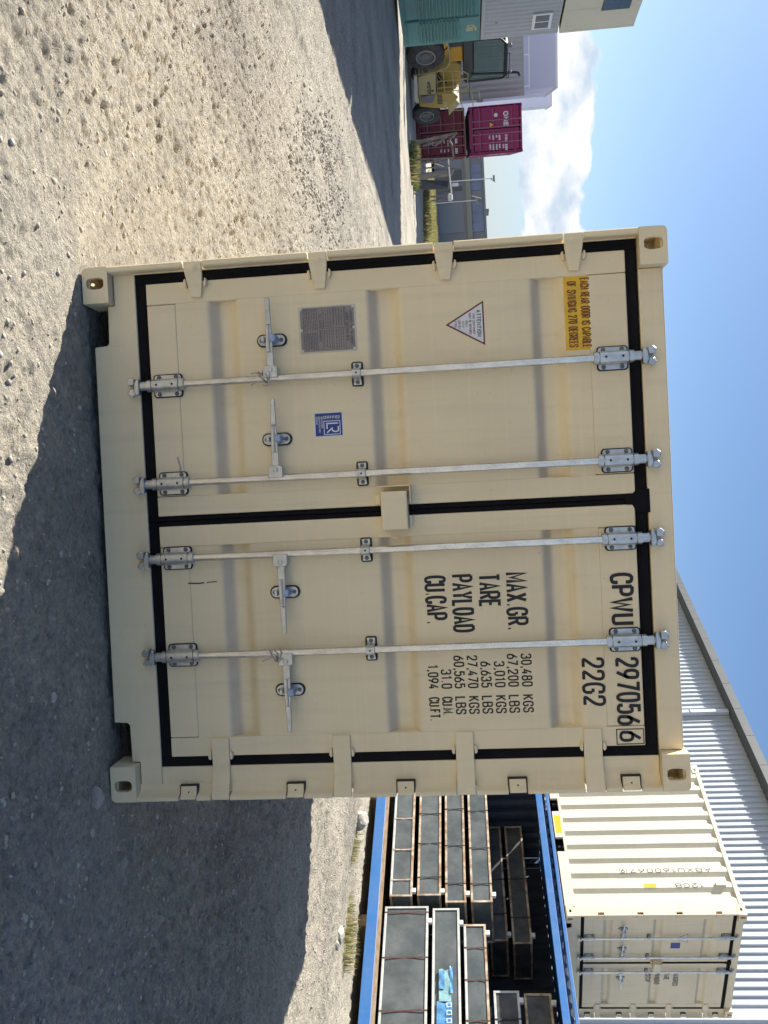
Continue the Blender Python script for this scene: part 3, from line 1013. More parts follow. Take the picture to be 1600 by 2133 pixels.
ribbon(mb, [(0, 0), (.012, .05), (.008, .085)], .009, lambda a, b: (.872 + b, YL - .0002, .378 + a))
mb.build('scuff_mark', 'wire', door_l)

# ------------------------------------------------------------------ ground
def lattice(x, y, seed):
    xi = np.floor(x).astype(np.int64); yi = np.floor(y).astype(np.int64)
    fx = x - xi; fy = y - yi
    fx = fx * fx * (3 - 2 * fx); fy = fy * fy * (3 - 2 * fy)
    def h(a, b):
        n = (a * 374761393 + b * 668265263 + seed * 982451653) & 0xffffffff
        n = ((n ^ (n >> 13)) * 1274126177) & 0xffffffff
        n = (n ^ (n >> 16)) & 0xffff
        return n / 65535.0 - 0.5
    return (h(xi, yi) * (1 - fx) + h(xi + 1, yi) * fx) * (1 - fy) + (h(xi, yi + 1) * (1 - fx) + h(xi + 1, yi + 1) * fx) * fy

BL_O = np.array([7.43, 9.42]); BYAW = R(27.1)
BL_L = np.array([-math.sin(BYAW), math.cos(BYAW)]); BL_N = np.array([math.cos(BYAW), math.sin(BYAW)])

def domes(x, y, cell, seed, share, rmin, rmax):
    """half-buried stones: elliptical domes, one at most per cell, height in units of their radius"""
    h = np.zeros_like(x)
    cx0 = np.floor(x / cell).astype(np.int64); cy0 = np.floor(y / cell).astype(np.int64)
    def rnd(a, b, k):
        n = (a * 374761393 + b * 668265263 + (seed * 31 + k) * 982451653) & 0xffffffff
        n = ((n ^ (n >> 13)) * 1274126177) & 0xffffffff
        return ((n ^ (n >> 16)) & 0xffff) / 65535.0
    for i in (-1, 0, 1):
        for j in (-1, 0, 1):
            a = cx0 + i; b = cy0 + j
            px = (a + .5 + .8 * (rnd(a, b, 1) - .5)) * cell; py = (b + .5 + .8 * (rnd(a, b, 2) - .5)) * cell
            r = rmin + (rmax - rmin) * rnd(a, b, 3) ** 2
            r = np.where(rnd(a, b, 4) < share, r, 1e-6)
            th = rnd(a, b, 5) * 3.14159; ec = .55 + .45 * rnd(a, b, 6)
            dx = x - px; dy = y - py
            u = dx * np.cos(th) + dy * np.sin(th); w = (-dx * np.sin(th) + dy * np.cos(th)) / ec
            q = 1 - (u * u + w * w) / (r * r)
            h = np.maximum(h, r * np.sqrt(np.clip(q, 0, 1)) * (.35 + .45 * rnd(a, b, 7)))
    return h

def gz(x, y, fine=True):
    x = np.asarray(x, float); y = np.asarray(y, float)
    d = (x - BL_O[0]) * BL_N[0] + (y - BL_O[1]) * BL_N[1]
    t = np.clip((d + 3.2) / 2.9, 0, 1)
    z = -0.21 * t * t * (3 - 2 * t)
    far = np.clip(np.hypot(x - 1, y + 4) / 60.0, 0, 1)
    # flat under the main container
    ddx = np.maximum(np.maximum(-0.15 - x, x - 2.6), 0); ddy = np.maximum(np.maximum(-0.12 - y, y - 6.2), 0)
    k = np.clip(np.hypot(ddx, ddy) / 0.8, 0, 1)
    z = z + k * (0.030 * lattice(x / 2.3, y / 2.3, 1) + 0.014 * lattice(x / .8 + 9, y / .8, 2)) + far * 0.3 * lattice(x / 14, y / 14, 8)
    z = z - 0.012
    # tyre tracks: shallow grooves pressed in long gentle curves
    for (ax, bx, cx, w, dep) in ((-3.6, -.12, .006, .17, .022), (-5.3, -.12, .006, .17, .022), (-1.9, -.28, .012, .15, .016), (4.6, .10, -.012, .15, .014), (6.2, .10, -.012, .15, .016)):
        xc = ax + bx * y + cx * y * y
        q = (x - xc) / w
        z = z - k * dep * np.exp(-q * q) * (0.7 + lattice(x * 2, y * 2, 5)) + k * dep * .5 * np.exp(-((np.abs(q) - 1.7) / .5) ** 2)
    if fine:
        kk = 0.35 + 0.65 * k
        z = z + kk * (0.012 * lattice(x / .21, y / .21 + 4, 3) + 0.018 * lattice(x / .10 + 2, y / .10, 4) + 0.031 * lattice(x / .05, y / .05, 6) + 0.022 * lattice(x / .03, y / .03, 7))
        patch = np.clip(.55 + 1.6 * lattice(x / .9 + 3, y / .9, 31) + .9 * lattice(x / .3, y / .3, 32), 0, 1)
        z = z + (0.3 + .7 * k) * (domes(x, y, .19, 41, .10, .015, .045) + patch * domes(x, y, .065, 42, .7, .008, .028))
    return z

def axis(stops, far_lo, far_hi, g):
    """graded grid lines: stops = (from, to, step) pieces, then steps growing by g to the far ends"""
    a = np.concatenate([np.arange(p, q, s) for p, q, s in stops])
    out = []
    s, v = stops[-1][2], stops[-1][1]
    while v < far_hi:
        out.append(v); s *= g; v += s
    out.append(far_hi)
    s, v = stops[0][2], stops[0][0]
    left = []
    while True:
        s *= g; v -= s
        if v < far_lo:
            break
        left.append(v)
    left.append(far_lo)
    return np.concatenate([np.array(left[::-1]), a, np.array(out)])

gx = axis([(-10, -5.5, .06), (-5.5, -3.0, .032), (-3.0, 4.2, .0155), (4.2, 8.2, .035)], -1500, 1500, 1.12)
gy = axis([(-2.35, 3.0, .0155), (3.0, 6.0, .03), (6.0, 15.0, .06)], -400, 2600, 1.10)
GX, GY = np.meshgrid(gx, gy)
GZ = gz(GX, GY)
nx, ny = len(gx), len(gy)
me = bpy.data.meshes.new('ground')
vs = np.stack([GX, GY, GZ], -1).reshape(-1, 3)
ii = np.arange(nx * ny).reshape(ny, nx)
fs = np.stack([ii[:-1, :-1], ii[:-1, 1:], ii[1:, 1:], ii[1:, :-1]], -1).reshape(-1, 4)
me.vertices.add(len(vs)); me.vertices.foreach_set('co', vs.ravel())
me.loops.add(fs.size); me.loops.foreach_set('vertex_index', fs.ravel().astype(np.int32))
me.polygons.add(len(fs)); me.polygons.foreach_set('loop_start', (np.arange(len(fs)) * 4).astype(np.int32))
me.polygons.foreach_set('loop_total', np.full(len(fs), 4, np.int32))
me.update(calc_edges=True)
me.polygons.foreach_set('use_smooth', np.ones(len(fs), bool))

def ground_material():
    Mt = bpy.data.materials.new('compacted_gravel')
    Mt.use_nodes = True
    nt = Mt.node_tree; L = nt.links.new
    b = nt.nodes['Principled BSDF']
    b.inputs['Roughness'].default_value = 0.95
    b.inputs['Specular IOR Level'].default_value = 0.2
    tcn = nt.nodes.new('ShaderNodeTexCoord')
    def noise(scale, det=5.0, rr=0.6, st=(1, 1, 1)):
        mpn = nt.nodes.new('ShaderNodeMapping'); mpn.inputs['Scale'].default_value = st
        L(tcn.outputs['Object'], mpn.inputs['Vector'])
        n = nt.nodes.new('ShaderNodeTexNoise')
        n.inputs['Scale'].default_value = scale; n.inputs['Detail'].default_value = det; n.inputs['Roughness'].default_value = rr
        L(mpn.outputs[0], n.inputs['Vector'])
        return n.outputs[0]
    def rmp(src, stops):
        r = nt.nodes.new('ShaderNodeValToRGB')
        e = r.color_ramp.elements
        while len(e) < len(stops):
            e.new(0.5)
        for q, (p, c) in zip(e, stops):
            q.position = p; q.color = (*c, 1)
        L(src, r.inputs[0])
        return r.outputs[0]
    def mixc(fac, a, c, mode='MIX'):
        x = nt.nodes.new('ShaderNodeMix'); x.data_type = 'RGBA'; x.blend_type = mode
        if isinstance(fac, (int, float)): x.inputs[0].default_value = fac
        else: L(fac, x.inputs[0])
        for s_, v in ((x.inputs[6], a), (x.inputs[7], c)):
            if isinstance(v, tuple): s_.default_value = (*v, 1)
            else: L(v, s_)
        return x.outputs[2]
    base = rmp(noise(0.42, 7.0, 0.68), [(0.34, (0.40, 0.37, 0.32)), (0.5, (0.60, 0.55, 0.455)), (0.64, (0.70, 0.64, 0.52))])
    grit = rmp(noise(34.0, 4.0, 0.75), [(0.28, (0.36, 0.35, 0.35)), (0.48, (0.92, 0.92, 0.92)), (0.72, (1.3, 1.27, 1.2))])
    c = mixc(0.75, base, grit, 'MULTIPLY')
    v = nt.nodes.new('ShaderNodeTexVoronoi'); v.inputs['Scale'].default_value = 55.0
    L(tcn.outputs['Object'], v.inputs['Vector'])
    vr = rmp(v.outputs['Color'], [(0.35, (0.62, 0.63, 0.66)), (0.6, (1.0, 1.0, 1.0)), (0.85, (1.22, 1.18, 1.10))])
    c = mixc(0.35, c, vr, 'MULTIPLY')
    c = mixc(0.5, c, rmp(noise(4.5, 4.0, 0.7), [(0.35, (0.80, 0.80, 0.82)), (0.65, (1.12, 1.10, 1.06))]), 'MULTIPLY')
    L(c, b.inputs['Base Color'])
    bp = nt.nodes.new('ShaderNodeBump'); bp.inputs['Strength'].default_value = 1.0; bp.inputs['Distance'].default_value = 0.06
    L(noise(48.0, 6.0, 0.72), bp.inputs['Height'])
    bp2 = nt.nodes.new('ShaderNodeBump'); bp2.inputs['Strength'].default_value = 0.55; bp2.inputs['Distance'].default_value = 0.05
    L(noise(7.0, 5.0, 0.65), bp2.inputs['Height'])
    L(bp2.outputs[0], bp.inputs['Normal'])
    L(bp.outputs[0], b.inputs['Normal'])
    return Mt
M['ground'] = ground_material()
me.materials.append(M['ground'])
ground = bpy.data.objects.new('ground', me)
col.objects.link(ground)
tag(ground, 'pale sandy gravel yard with tyre tracks', 'ground', kind='structure')

# loose stones: a scatter of small rough lumps lying on the ground
phi = (1 + 5 ** .5) / 2
ICO_V = np.array([(-1, phi, 0), (1, phi, 0), (-1, -phi, 0), (1, -phi, 0), (0, -1, phi), (0, 1, phi), (0, -1, -phi), (0, 1, -phi), (phi, 0, -1), (phi, 0, 1), (-phi, 0, -1), (-phi, 0, 1)], float) / math.hypot(1, phi)
ICO_F = np.array([(0, 11, 5), (0, 5, 1), (0, 1, 7), (0, 7, 10), (0, 10, 11), (1, 5, 9), (5, 11, 4), (11, 10, 2), (10, 7, 6), (7, 1, 8), (3, 9, 4), (3, 4, 2), (3, 2, 6), (3, 6, 8), (3, 8, 9), (4, 9, 5), (2, 4, 11), (6, 2, 10), (8, 6, 7), (9, 8, 1)])

def scatter(name, xy, r, mats, sink=.42, flat=.6):
    n = len(r)
    th = rng.uniform(0, 2 * np.pi, n)
    V = np.repeat(ICO_V[None], n, 0) * (1 + rng.uniform(-.28, .28, (n, 12, 1)))
    V = V * np.stack([rng.uniform(.75, 1.35, n), rng.uniform(.7, 1.1, n), rng.uniform(flat * .7, flat * 1.25, n)], -1)[:, None, :]
    c, s = np.cos(th)[:, None], np.sin(th)[:, None]
    X = V[:, :, 0] * c - V[:, :, 1] * s; Y = V[:, :, 0] * s + V[:, :, 1] * c
    Z = V[:, :, 2]
    g = gz(xy[:, 0], xy[:, 1])
    P = np.stack([X * r[:, None] + xy[:, :1], Y * r[:, None] + xy[:, 1:], Z * r[:, None] + (g + r * flat * (1 - 2 * sink))[:, None]], -1).reshape(-1, 3)
    F = (ICO_F[None] + 12 * np.arange(n)[:, None, None]).reshape(-1, 3)
    m_ = bpy.data.meshes.new(name)
    m_.vertices.add(len(P)); m_.vertices.foreach_set('co', P.ravel())
    m_.loops.add(F.size); m_.loops.foreach_set('vertex_index', F.ravel().astype(np.int32))
    m_.polygons.add(len(F)); m_.polygons.foreach_set('loop_start', (np.arange(len(F)) * 3).astype(np.int32))
    m_.polygons.foreach_set('loop_total', np.full(len(F), 3, np.int32))
    m_.update(calc_edges=True)
    for q in mats:
        m_.materials.append(M[q])
    m_.polygons.foreach_set('material_index', np.repeat(rng.integers(0, len(mats), n), 20).astype(np.int32))
    o = bpy.data.objects.new(name, m_)
    col.objects.link(o)
    return o

M['stone1'] = mat('tan_stone', (0.48, 0.43, 0.33), 0.95, var=0.35, vscale=30, color2=(0.38, 0.34, 0.27), spec=.2)
M['stone2'] = mat('grey_stone', (0.33, 0.31, 0.28), 0.95, var=0.4, vscale=25, color2=(0.44, 0.40, 0.33), spec=.2)
M['stone3'] = mat('pale_stone', (0.50, 0.47, 0.40), 0.85, var=0.3, vscale=25, color2=(0.36, 0.33, 0.28))

def points(n, x0, x1, y0, y1, power):
    """more of them towards the camera"""
    x = rng.uniform(x0, x1, n)
    y = y0 + (y1 - y0) * rng.random(n) ** power
    keep = ~((x > -.05) & (x < 2.5) & (y > -.02) & (y < 6.1))
    d = (x - BL_O[0]) * BL_N[0] + (y - BL_O[1]) * BL_N[1]
    keep &= d < -.05
    return np.stack([x[keep], y[keep]], -1)

a = points(20000, -4.5, 5.5, -2.5, 5.0, 1.3)
b = points(9000, -9, 8.5, 1.0, 14.0, 1.2)
xy = np.concatenate([a, b])
clump = lattice(xy[:, 0] / .6, xy[:, 1] / .6, 21) + lattice(xy[:, 0] / .2, xy[:, 1] / .2, 22) * .6
xy = xy[clump > rng.uniform(-.55, .25, len(xy))]
r = .004 + .012 * rng.random(len(xy)) ** 3 + .014 * (rng.random(len(xy)) > .98) * rng.random(len(xy))
tag(scatter('gravel', xy, r, ['stone1', 'stone1', 'stone2', 'stone3']), 'loose stones scattered over the sandy ground', 'gravel', kind='stuff')
# strip of clean washed stones left of the container
n_ = 6500
cxs = np.stack([-2.85 + rng.normal(0, .42, n_), 6.6 + 3.6 * rng.random(n_) + rng.normal(0, .5, n_)], -1)
cxs[:, 0] += -.30 * (cxs[:, 1] - 7.0)
keep = lattice(cxs[:, 0] / .22, cxs[:, 1] / 1.1, 51) + .5 * lattice(cxs[:, 0] / .1, cxs[:, 1] / .4, 52) > rng.uniform(-.45, .25, n_)
cxs = cxs[keep]
r = .006 + .024 * rng.random(len(cxs)) ** 2
tag(scatter('coarse_gravel', cxs, r, ['stone3', 'stone2', 'stone1']), 'strip of coarse glinting gravel left of the beige container', 'gravel', kind='stuff')

# single rocks
def rock(x, y, r, label, m_='stone3', sq=.6, seed=0):
    bm = bmesh.new()
    bmesh.ops.create_icosphere(bm, subdivisions=3, radius=1)
    rr = random.Random(seed)
    pl = [(Vector((rr.uniform(-1, 1), rr.uniform(-1, 1), rr.uniform(-.6, 1))).normalized(), rr.uniform(.55, .85)) for _ in range(12)]
    for v in bm.verts:
        for n, d in pl:
            e = v.co.dot(n) - d
            if e > 0:
                v.co -= n * e
        v.co += v.co.normalized() * .03 * rr.uniform(-1, 1)
        v.co.x *= 1.2; v.co.z *= sq
    bm.transform(Matrix.Translation((x, y, float(gz(x, y)) + r * sq * .45)) @ Matrix.Rotation(rr.uniform(0, 6), 4, 'Z') @ Matrix.Scale(r, 4))
    me_ = bpy.data.meshes.new('rock'); bm.to_mesh(me_); bm.free()
    me_.materials.append(M[m_])
    o = bpy.data.objects.new('rock', me_); col.objects.link(o)
    return tag(o, label, 'rock')
rock(6.05, 9.62, .16, 'large pale rock beside the far end of the blue container', seed=3, sq=.8)
rock(6.38, 6.75, .13, 'flat pale rock on the sunlit strip of gravel', seed=5, sq=.45)
rock(6.30, 6.35, .06, 'small rock next to the flat pale rock', seed=8)
rock(2.36, -.16, .045, 'small pointed stone at the foot of the right corner casting', 'stone2', seed=9)

# ------------------------------------------------------------------ right side: blue open-sided container with crates, small cream container on top, shed
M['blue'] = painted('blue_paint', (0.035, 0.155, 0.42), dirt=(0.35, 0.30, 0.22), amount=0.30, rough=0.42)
M['blue_shaded'] = painted('shaded_blue_paint', (0.03, 0.05, 0.09), amount=0.3, rough=0.7)  # the blue darkened for the inside, its shade put into the colour
M['wood'] = mat('weathered_timber', (0.28, 0.18, 0.095), 0.85, var=0.5, vscale=6, stretch=(6, 1, 6), color2=(0.42, 0.33, 0.22), bump=0.5, bscale=30)
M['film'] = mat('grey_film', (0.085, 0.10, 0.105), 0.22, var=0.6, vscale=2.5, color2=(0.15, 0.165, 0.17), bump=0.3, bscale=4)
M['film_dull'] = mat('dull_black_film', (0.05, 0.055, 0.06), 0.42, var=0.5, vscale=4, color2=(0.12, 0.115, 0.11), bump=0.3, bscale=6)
M['rust'] = mat('rusty_angle_iron', (0.30, 0.17, 0.095), 0.85, var=0.9, vscale=7, color2=(0.62, 0.55, 0.42), bump=0.4, bscale=60)
M['zinc'] = mat('zinc_angle', (0.62, 0.64, 0.62), 0.5, 0.25, var=0.3, vscale=9, color2=(0.50, 0.51, 0.49))
M['strap'] = mat('brown_strap', (0.11, 0.045, 0.035), 0.6, var=0.4, vscale=20)
M['strap_black'] = mat('black_strap', (0.02, 0.02, 0.02), 0.55)
M['peg'] = mat('white_spacer', (0.75, 0.75, 0.70), 0.6)
M['blue_wrap'] = mat('blue_printed_wrap', (0.06, 0.22, 0.48), 0.35, var=0.4, vscale=8, color2=(0.14, 0.34, 0.55), bump=0.4, bscale=18)
M['teal_wrap'] = mat('pale_teal_wrap', (0.28, 0.50, 0.54), 0.35, var=0.3, vscale=12, bump=0.4, bscale=18)

BZ = -0.10
blue = empty('open_side_container', (BL_O[0] - BL_L[0] * 3.0, BL_O[1] - BL_L[1] * 3.0, BZ), BYAW,
             'blue open-sided shipping container loaded with dark framed crates', 'container')
# local frame: x 0..2.438 inwards from the open side, y 0..6.06 along it, z up
LB, WB, HB = 6.058, 2.438, 2.945
mb = MB()
mb.prism([(0, .0), (.06, .0), (.06, .165), (.0, .165)], 'y', .178, LB - .178)
mb.build('bottom_rail', 'blue', blue, bevel=.004)
mb = MB()
mb.box(.0, .05, .178, LB - .178, 2.72, 2.822)
mb.build('top_rail', 'blue', blue, bevel=.004)
mb = MB()
mb.box(.012, .06, .178, LB - .178, 2.886, 2.938)
mb.build('roof_rail', 'blue', blue, bevel=.006)
mb = MB()
y = .2
prof = []
while y < LB - .2:
    prof += [(y, 2.872), (y + .05, 2.872), (y + .09, 2.836), (y + .16, 2.836)]
    y += .2
mb.strip(prof, 'x', .014, WB - .03)
mb.strip([(a, b + .004) for a, b in prof], 'x', .014, WB - .03)
mb.build('roof_panel', 'blue', blue)
for s, x0 in ((-1, 0), (1, WB - .162)):
    for yy_, sy in ((0, -1), (LB, 1)):
        for top in (0, 1):
            casting(blue, x0, HB - .118 if top else 0, yy_, s, sy, top, 'blue')
for yy_ in (.004, LB - .164):
    for xx in (.004, WB - .154):
        mb = MB(); mb.box(xx, xx + .15, yy_, yy_ + .16, .12, HB - .12)
        mb.build('corner_post', 'blue' if xx < 1 else 'blue_shaded', blue, bevel=.006)  # rear posts take the blue with shade in its colour
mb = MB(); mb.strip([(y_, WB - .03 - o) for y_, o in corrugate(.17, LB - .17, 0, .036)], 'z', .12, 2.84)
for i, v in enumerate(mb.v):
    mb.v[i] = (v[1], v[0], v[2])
mb.build('back_wall', 'blue_shaded', blue)
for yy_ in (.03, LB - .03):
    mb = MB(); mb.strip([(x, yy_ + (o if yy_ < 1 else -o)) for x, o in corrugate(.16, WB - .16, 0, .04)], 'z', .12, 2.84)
    mb.build('end_wall', 'blue_shaded', blue)
mb = MB(); mb.box(.061, WB - .05, .17, LB - .17, .105, .165)
mb.build('floor', 'wood', blue)
for i, yb in enumerate((.35, 3.0, 5.55)):
    mb = MB(); mb.box(.18, WB - .1, yb, yb + .2, -.18, -.002)
    o = tag(mb.build('timber_sleeper', 'wood', None, bevel=.006), 'dark timber sleeper under the %s of the blue container' % ('near end', 'middle', 'far end')[i], 'timber', 'sleepers under the blue container')
    o.location = blue.location; o.rotation_euler = blue.rotation_euler
mb = MB(); mb.box(.075, .105, .3, LB - .25, .166, .215)
for i, v in enumerate(mb.v):
    mb.v[i] = (v[0] + .012 * math.sin(v[1]), v[1], v[2])
o = tag(mb.build('timber_batten', 'wood', None), 'long rust-brown timber batten lying under the dark crates', 'timber')
o.location = blue.location; o.rotation_euler = blue.rotation_euler

def at_blue(o):
    o.location = blue.location; o.rotation_euler = blue.rotation_euler
    return o

# crates: dark film-wrapped packs in an angle-iron frame; measured along the open side (s back from the small container's front corner)
def crate(s0, s1, z0, z1, depth, frame, straps, label, x0=.085, film='film', pegs=(), low_zinc=False, strapm='strap_black', lids=True):
    y0, y1 = s0 + 3.0, s1 + 3.0
    z0 -= BZ; z1 -= BZ
    e = empty('crate', label=label, cat='crate', group='framed crates in the blue container')
    at_blue(e)
    x1 = x0 + depth
    mb = MB()
    # the pack bulges slightly between the frame members
    ny_, nz_ = 10, 4
    vs, fs = [], []
    for j in range(nz_ + 1):
        for i in range(ny_ + 1):
            u, w = i / ny_, j / nz_
            bu = .012 * math.sin(math.pi * u) * math.sin(math.pi * w) * (.6 + .4 * math.sin(9 * u + 5 * z0))
            vs.append((x0 + .014 - bu, y0 + .01 + (y1 - y0 - .02) * u, z0 + .01 + (z1 - z0 - .02) * w))
    for j in range(nz_):
        for i in range(ny_):
            k = j * (ny_ + 1) + i
            fs.append((k, k + 1, k + ny_ + 2, k + ny_ + 1))
    mb.add(vs, fs)
    mb.build('wrapped_pack', film, e, smooth=True)
    mb = MB(); mb.box(x0 + .028, x1 - .01, y0 + .012, y1 - .012, z0 + .012, z1 - .012)
    mb.build('pack_core', film, e)
    f = .034
    def member(nm, a, b, m_):
        q = MB(); q.box(*a, *b[:2], *b[2:]); return q.build(nm, m_, e, bevel=.002)
    lo = 'zinc' if low_zinc else frame
    for zz, mm in ((z0, lo), (z1 - f, frame)):
        q = MB(); q.box(x0, x0 + .012, y0 + f, y1 - f, zz, zz + f); q.build('frame_bar', mm, e, bevel=.002)
        q = MB(); q.box(x0 + .0121, x0 + .05, y0 + f, y1 - f, zz + (f - .006 if zz > z0 else 0), zz + (f if zz > z0 else .006)); q.build('frame_bar', mm, e)
    for yy in (y0, y1 - f):
        q = MB(); q.box(x0 - .001, x0 + .012, yy, yy + f, z0, z1); q.build('frame_post', frame, e, bevel=.002)
    for zz in (z0, z1 - f):
        q = MB(); q.box(x0 + .0125, x1, y0, y0 + .012, zz, zz + f); q.build('frame_bar', frame, e, bevel=.002)
    q = MB(); q.box(x1 - f, x1, y0 - .001, y0 + .012, z0, z1); q.build('frame_post', frame, e, bevel=.002)
    for t in straps:
        yy = y0 + (y1 - y0) * t
        q = MB()
        w = .011
        pts = [(x0 - .002, z0 - .002), (x0 - .006, z0 + .1 * (z1 - z0)), (x0 + .004, z0 + .5 * (z1 - z0)), (x0 - .006, z0 + .9 * (z1 - z0)), (x0 - .002, z1 + .002), (x1, z1 + .003)]
        n = len(pts)
        sk = random.uniform(-.02, .02)
        q.add([(a, yy - w + sk * b, b) for a, b in pts] + [(a, yy + w + sk * b, b) for a, b in pts], [(i, i + 1, n + i + 1, n + i) for i in range(n - 1)])
        q.build('strap', strapm, e)
    for t in pegs:
        yy = y0 + (y1 - y0) * t
        q = MB(); q.box(x0 - .004, x0 + .05, yy, yy + .075, z1 - .012, z1 + .055)
        q.build('spacer_block', 'peg', e, bevel=.003)
    return e

crate(.44, 2.95, .215, .565, .95, 'rust', (.12, .36, .62), 'lowest of the four crates stacked at the far end, one pale frame bar', low_zinc=True, pegs=(.03,), strapm='rust')
crate(.45, 2.95, .640, 1.010, .95, 'rust', (.13, .40, .66), 'second crate from the bottom of the far stack of four', pegs=(.02,))
crate(.32, 2.95, 1.075, 1.395, .95, 'rust', (.14, .42, .70), 'third crate from the bottom of the far stack, drooping strap', pegs=(.05, .97))
crate(.32, 2.95, 1.465, 1.795, .95, 'rust', (.12, .40, .68), 'top crate of the far stack with a smudge on its film', pegs=(.04, .97))
crate(-2.62, .26, .160, .820, .95, 'zinc', (.42, .70, .965), 'tall bottom crate of the near stack with a silver frame', pegs=(.90,), strapm='strap')
crate(-2.62, .22, .885, 1.285, .95, 'zinc', (), 'silver-framed crate with a torn blue printed wrapper', pegs=(.90,))
crate(-2.62, -.06, 1.345, 1.670, .95, 'rust', (.42, .66, .86), 'top crate of the near stack with a rusty upper bar', low_zinc=True, pegs=(.93,), strapm='strap')
# second row deeper inside
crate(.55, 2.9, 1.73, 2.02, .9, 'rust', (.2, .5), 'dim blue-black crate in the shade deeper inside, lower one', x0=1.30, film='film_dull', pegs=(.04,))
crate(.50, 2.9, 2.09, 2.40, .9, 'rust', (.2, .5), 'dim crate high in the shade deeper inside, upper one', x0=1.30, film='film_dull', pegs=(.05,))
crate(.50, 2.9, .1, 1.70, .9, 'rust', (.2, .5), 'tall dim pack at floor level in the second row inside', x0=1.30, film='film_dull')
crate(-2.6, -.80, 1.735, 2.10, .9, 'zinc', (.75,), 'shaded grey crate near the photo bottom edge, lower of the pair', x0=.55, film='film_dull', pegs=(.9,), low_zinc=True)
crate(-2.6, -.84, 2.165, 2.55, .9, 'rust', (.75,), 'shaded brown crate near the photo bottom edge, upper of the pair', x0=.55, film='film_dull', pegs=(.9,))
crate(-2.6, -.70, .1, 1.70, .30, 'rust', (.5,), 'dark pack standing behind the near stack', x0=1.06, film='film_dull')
# torn printed wrapper stuck on the silver-framed crate
w0 = empty('torn_wrapper', label='torn blue and teal printed wrapper on the silver-framed crate', cat='wrapper'); at_blue(w0)
def leaf(s0, s1, z0, z1, m_, x, nm):
    mb = MB()
    n = 8
    vs = []
    for j in range(5):
        for i in range(n + 1):
            u = i / n; w = j / 4
            jag = .018 * math.sin(17 * w + 3) if i == n else 0
            vs.append((x - .006 * math.sin(9 * u + 4 * w), 3 + s0 + (s1 - s0) * u + jag, z0 - BZ + (z1 - z0) * w))
    mb.add(vs, [(j * (n + 1) + i, j * (n + 1) + i + 1, (j + 1) * (n + 1) + i + 1, (j + 1) * (n + 1) + i) for j in range(4) for i in range(n)])
    return mb.build(nm, m_, w0, smooth=True)
leaf(-1.60, -1.28, .955, 1.165, 'blue_wrap', .072, 'printed_sheet')
leaf(-1.28, -.80, .985, 1.155, 'teal_wrap', .070, 'printed_sheet')
leaf(-1.16, -.76, 1.135, 1.180, 'blue_wrap', .064, 'printed_band')
leaf(-1.10, -.82, .985, 1.06, 'blue_wrap', .062, 'printed_band')
mb = MB()
for i, s_ in enumerate((-1.58, -1.47, -1.36)):
    ribbon(mb, [(0, 0), (.06, 0), (.06, .06), (0, .06), (0, -.004)], .010, lambda a, b, s_=s_: (.058, 3 + s_ + a * .9, 1.195 + b))
mb.build('printed_mark', 'white', w0)

# ---- small cream container standing on the blue one
tan = empty('shipping_container', (BL_O[0], BL_O[1], 2.856), BYAW, 'short cream shipping container stacked on top of the blue one', 'container')
shell(tan, 2.991, 2.438, 2.591, 'cream', pockets=[(1.19, 1.47), (2.02, 2.30)])
M['door_cream'] = painted('grimy_cream_paint', (0.78, 0.67, 0.46), amount=0.40)
tl, tr_ = door_end(tan, 'door_cream', rods=(.546, .992, 1.334), handles=(-1, -1, 1))
mb = MB(); mb.add([(.50, YP, 1.80), (.60, YP, 1.62), (.70, YP, 1.80)], [(0, 1, 2)])
mb.build('warning_triangle', 'maroon_ink', tl)
mb = MB(); mb.add([(.513, YP - .0006, 1.793), (.60, YP - .0006, 1.637), (.687, YP - .0006, 1.793)], [(0, 1, 2)])
mb.build('warning_triangle', 'white', tl)
mb = MB(); mb.box(.70, .83, YP, YP + .0005, 1.56, 1.70)
mb.build('certificate_sticker', 'blue_vinyl', tl)
for s, z, w in (('MAXGROSS', 1.64, .30), ('TARE', 1.50, .15), ('PAYLOAD', 1.36, .26), ('CU.CAP', 1.22, .20)):
    letters(tr_, [(s, 1.42, YP, z, .085, w, .14)], 'grey_ink')
# lettering runs down the long side, on the outer ribs
sx_ = .0118
def down(s, y, z, h, length):
    # letter tops point towards the door end side
    mb = MB()
    text(mb, s, (sx_, y, z), (0, 0, -1), (0, -1, 0), h, t=.14, width=length)
    return mb.build('lettering', 'ink', tan)
down('ABXU160067', .841, 2.28, .078, 1.22)['label'] = 'black code running down the cream corrugated side'
down('9', .841, .98, .078, .055)
down('12GB', .563, 2.10, .078, .42)
mb = MB()
ribbon(mb, [(0, 0), (.1, 0), (.1, .11), (0, .11), (0, -.003)], .006, lambda a, b: (sx_ - .0002, .752 + b * .88, .91 + a))
mb.build('digit_frame', 'ink', tan)
mb = MB(); mb.box(sx_ - .0006, sx_ - .0001, .486, .562, 1.22, 1.40)
mb.build('warning_sticker', 'yellow', tan)
mb = MB(); mb.box(.0052, .0058, 1.56, 1.93, .02, .12)
mb.build('warning_sticker', 'yellow', tan)['label'] = 'yellow sticker between the fork pockets'
mb = MB(); mb.box(-.02, .013, .492, .556, 2.27, 2.42)
mb.build('vent', 'cream', tan, bevel=.006)
mb = MB(); mb.box(.2, 2.2, .2, 2.8, .0, .11)
mb.build('underframe', 'dark', tan)

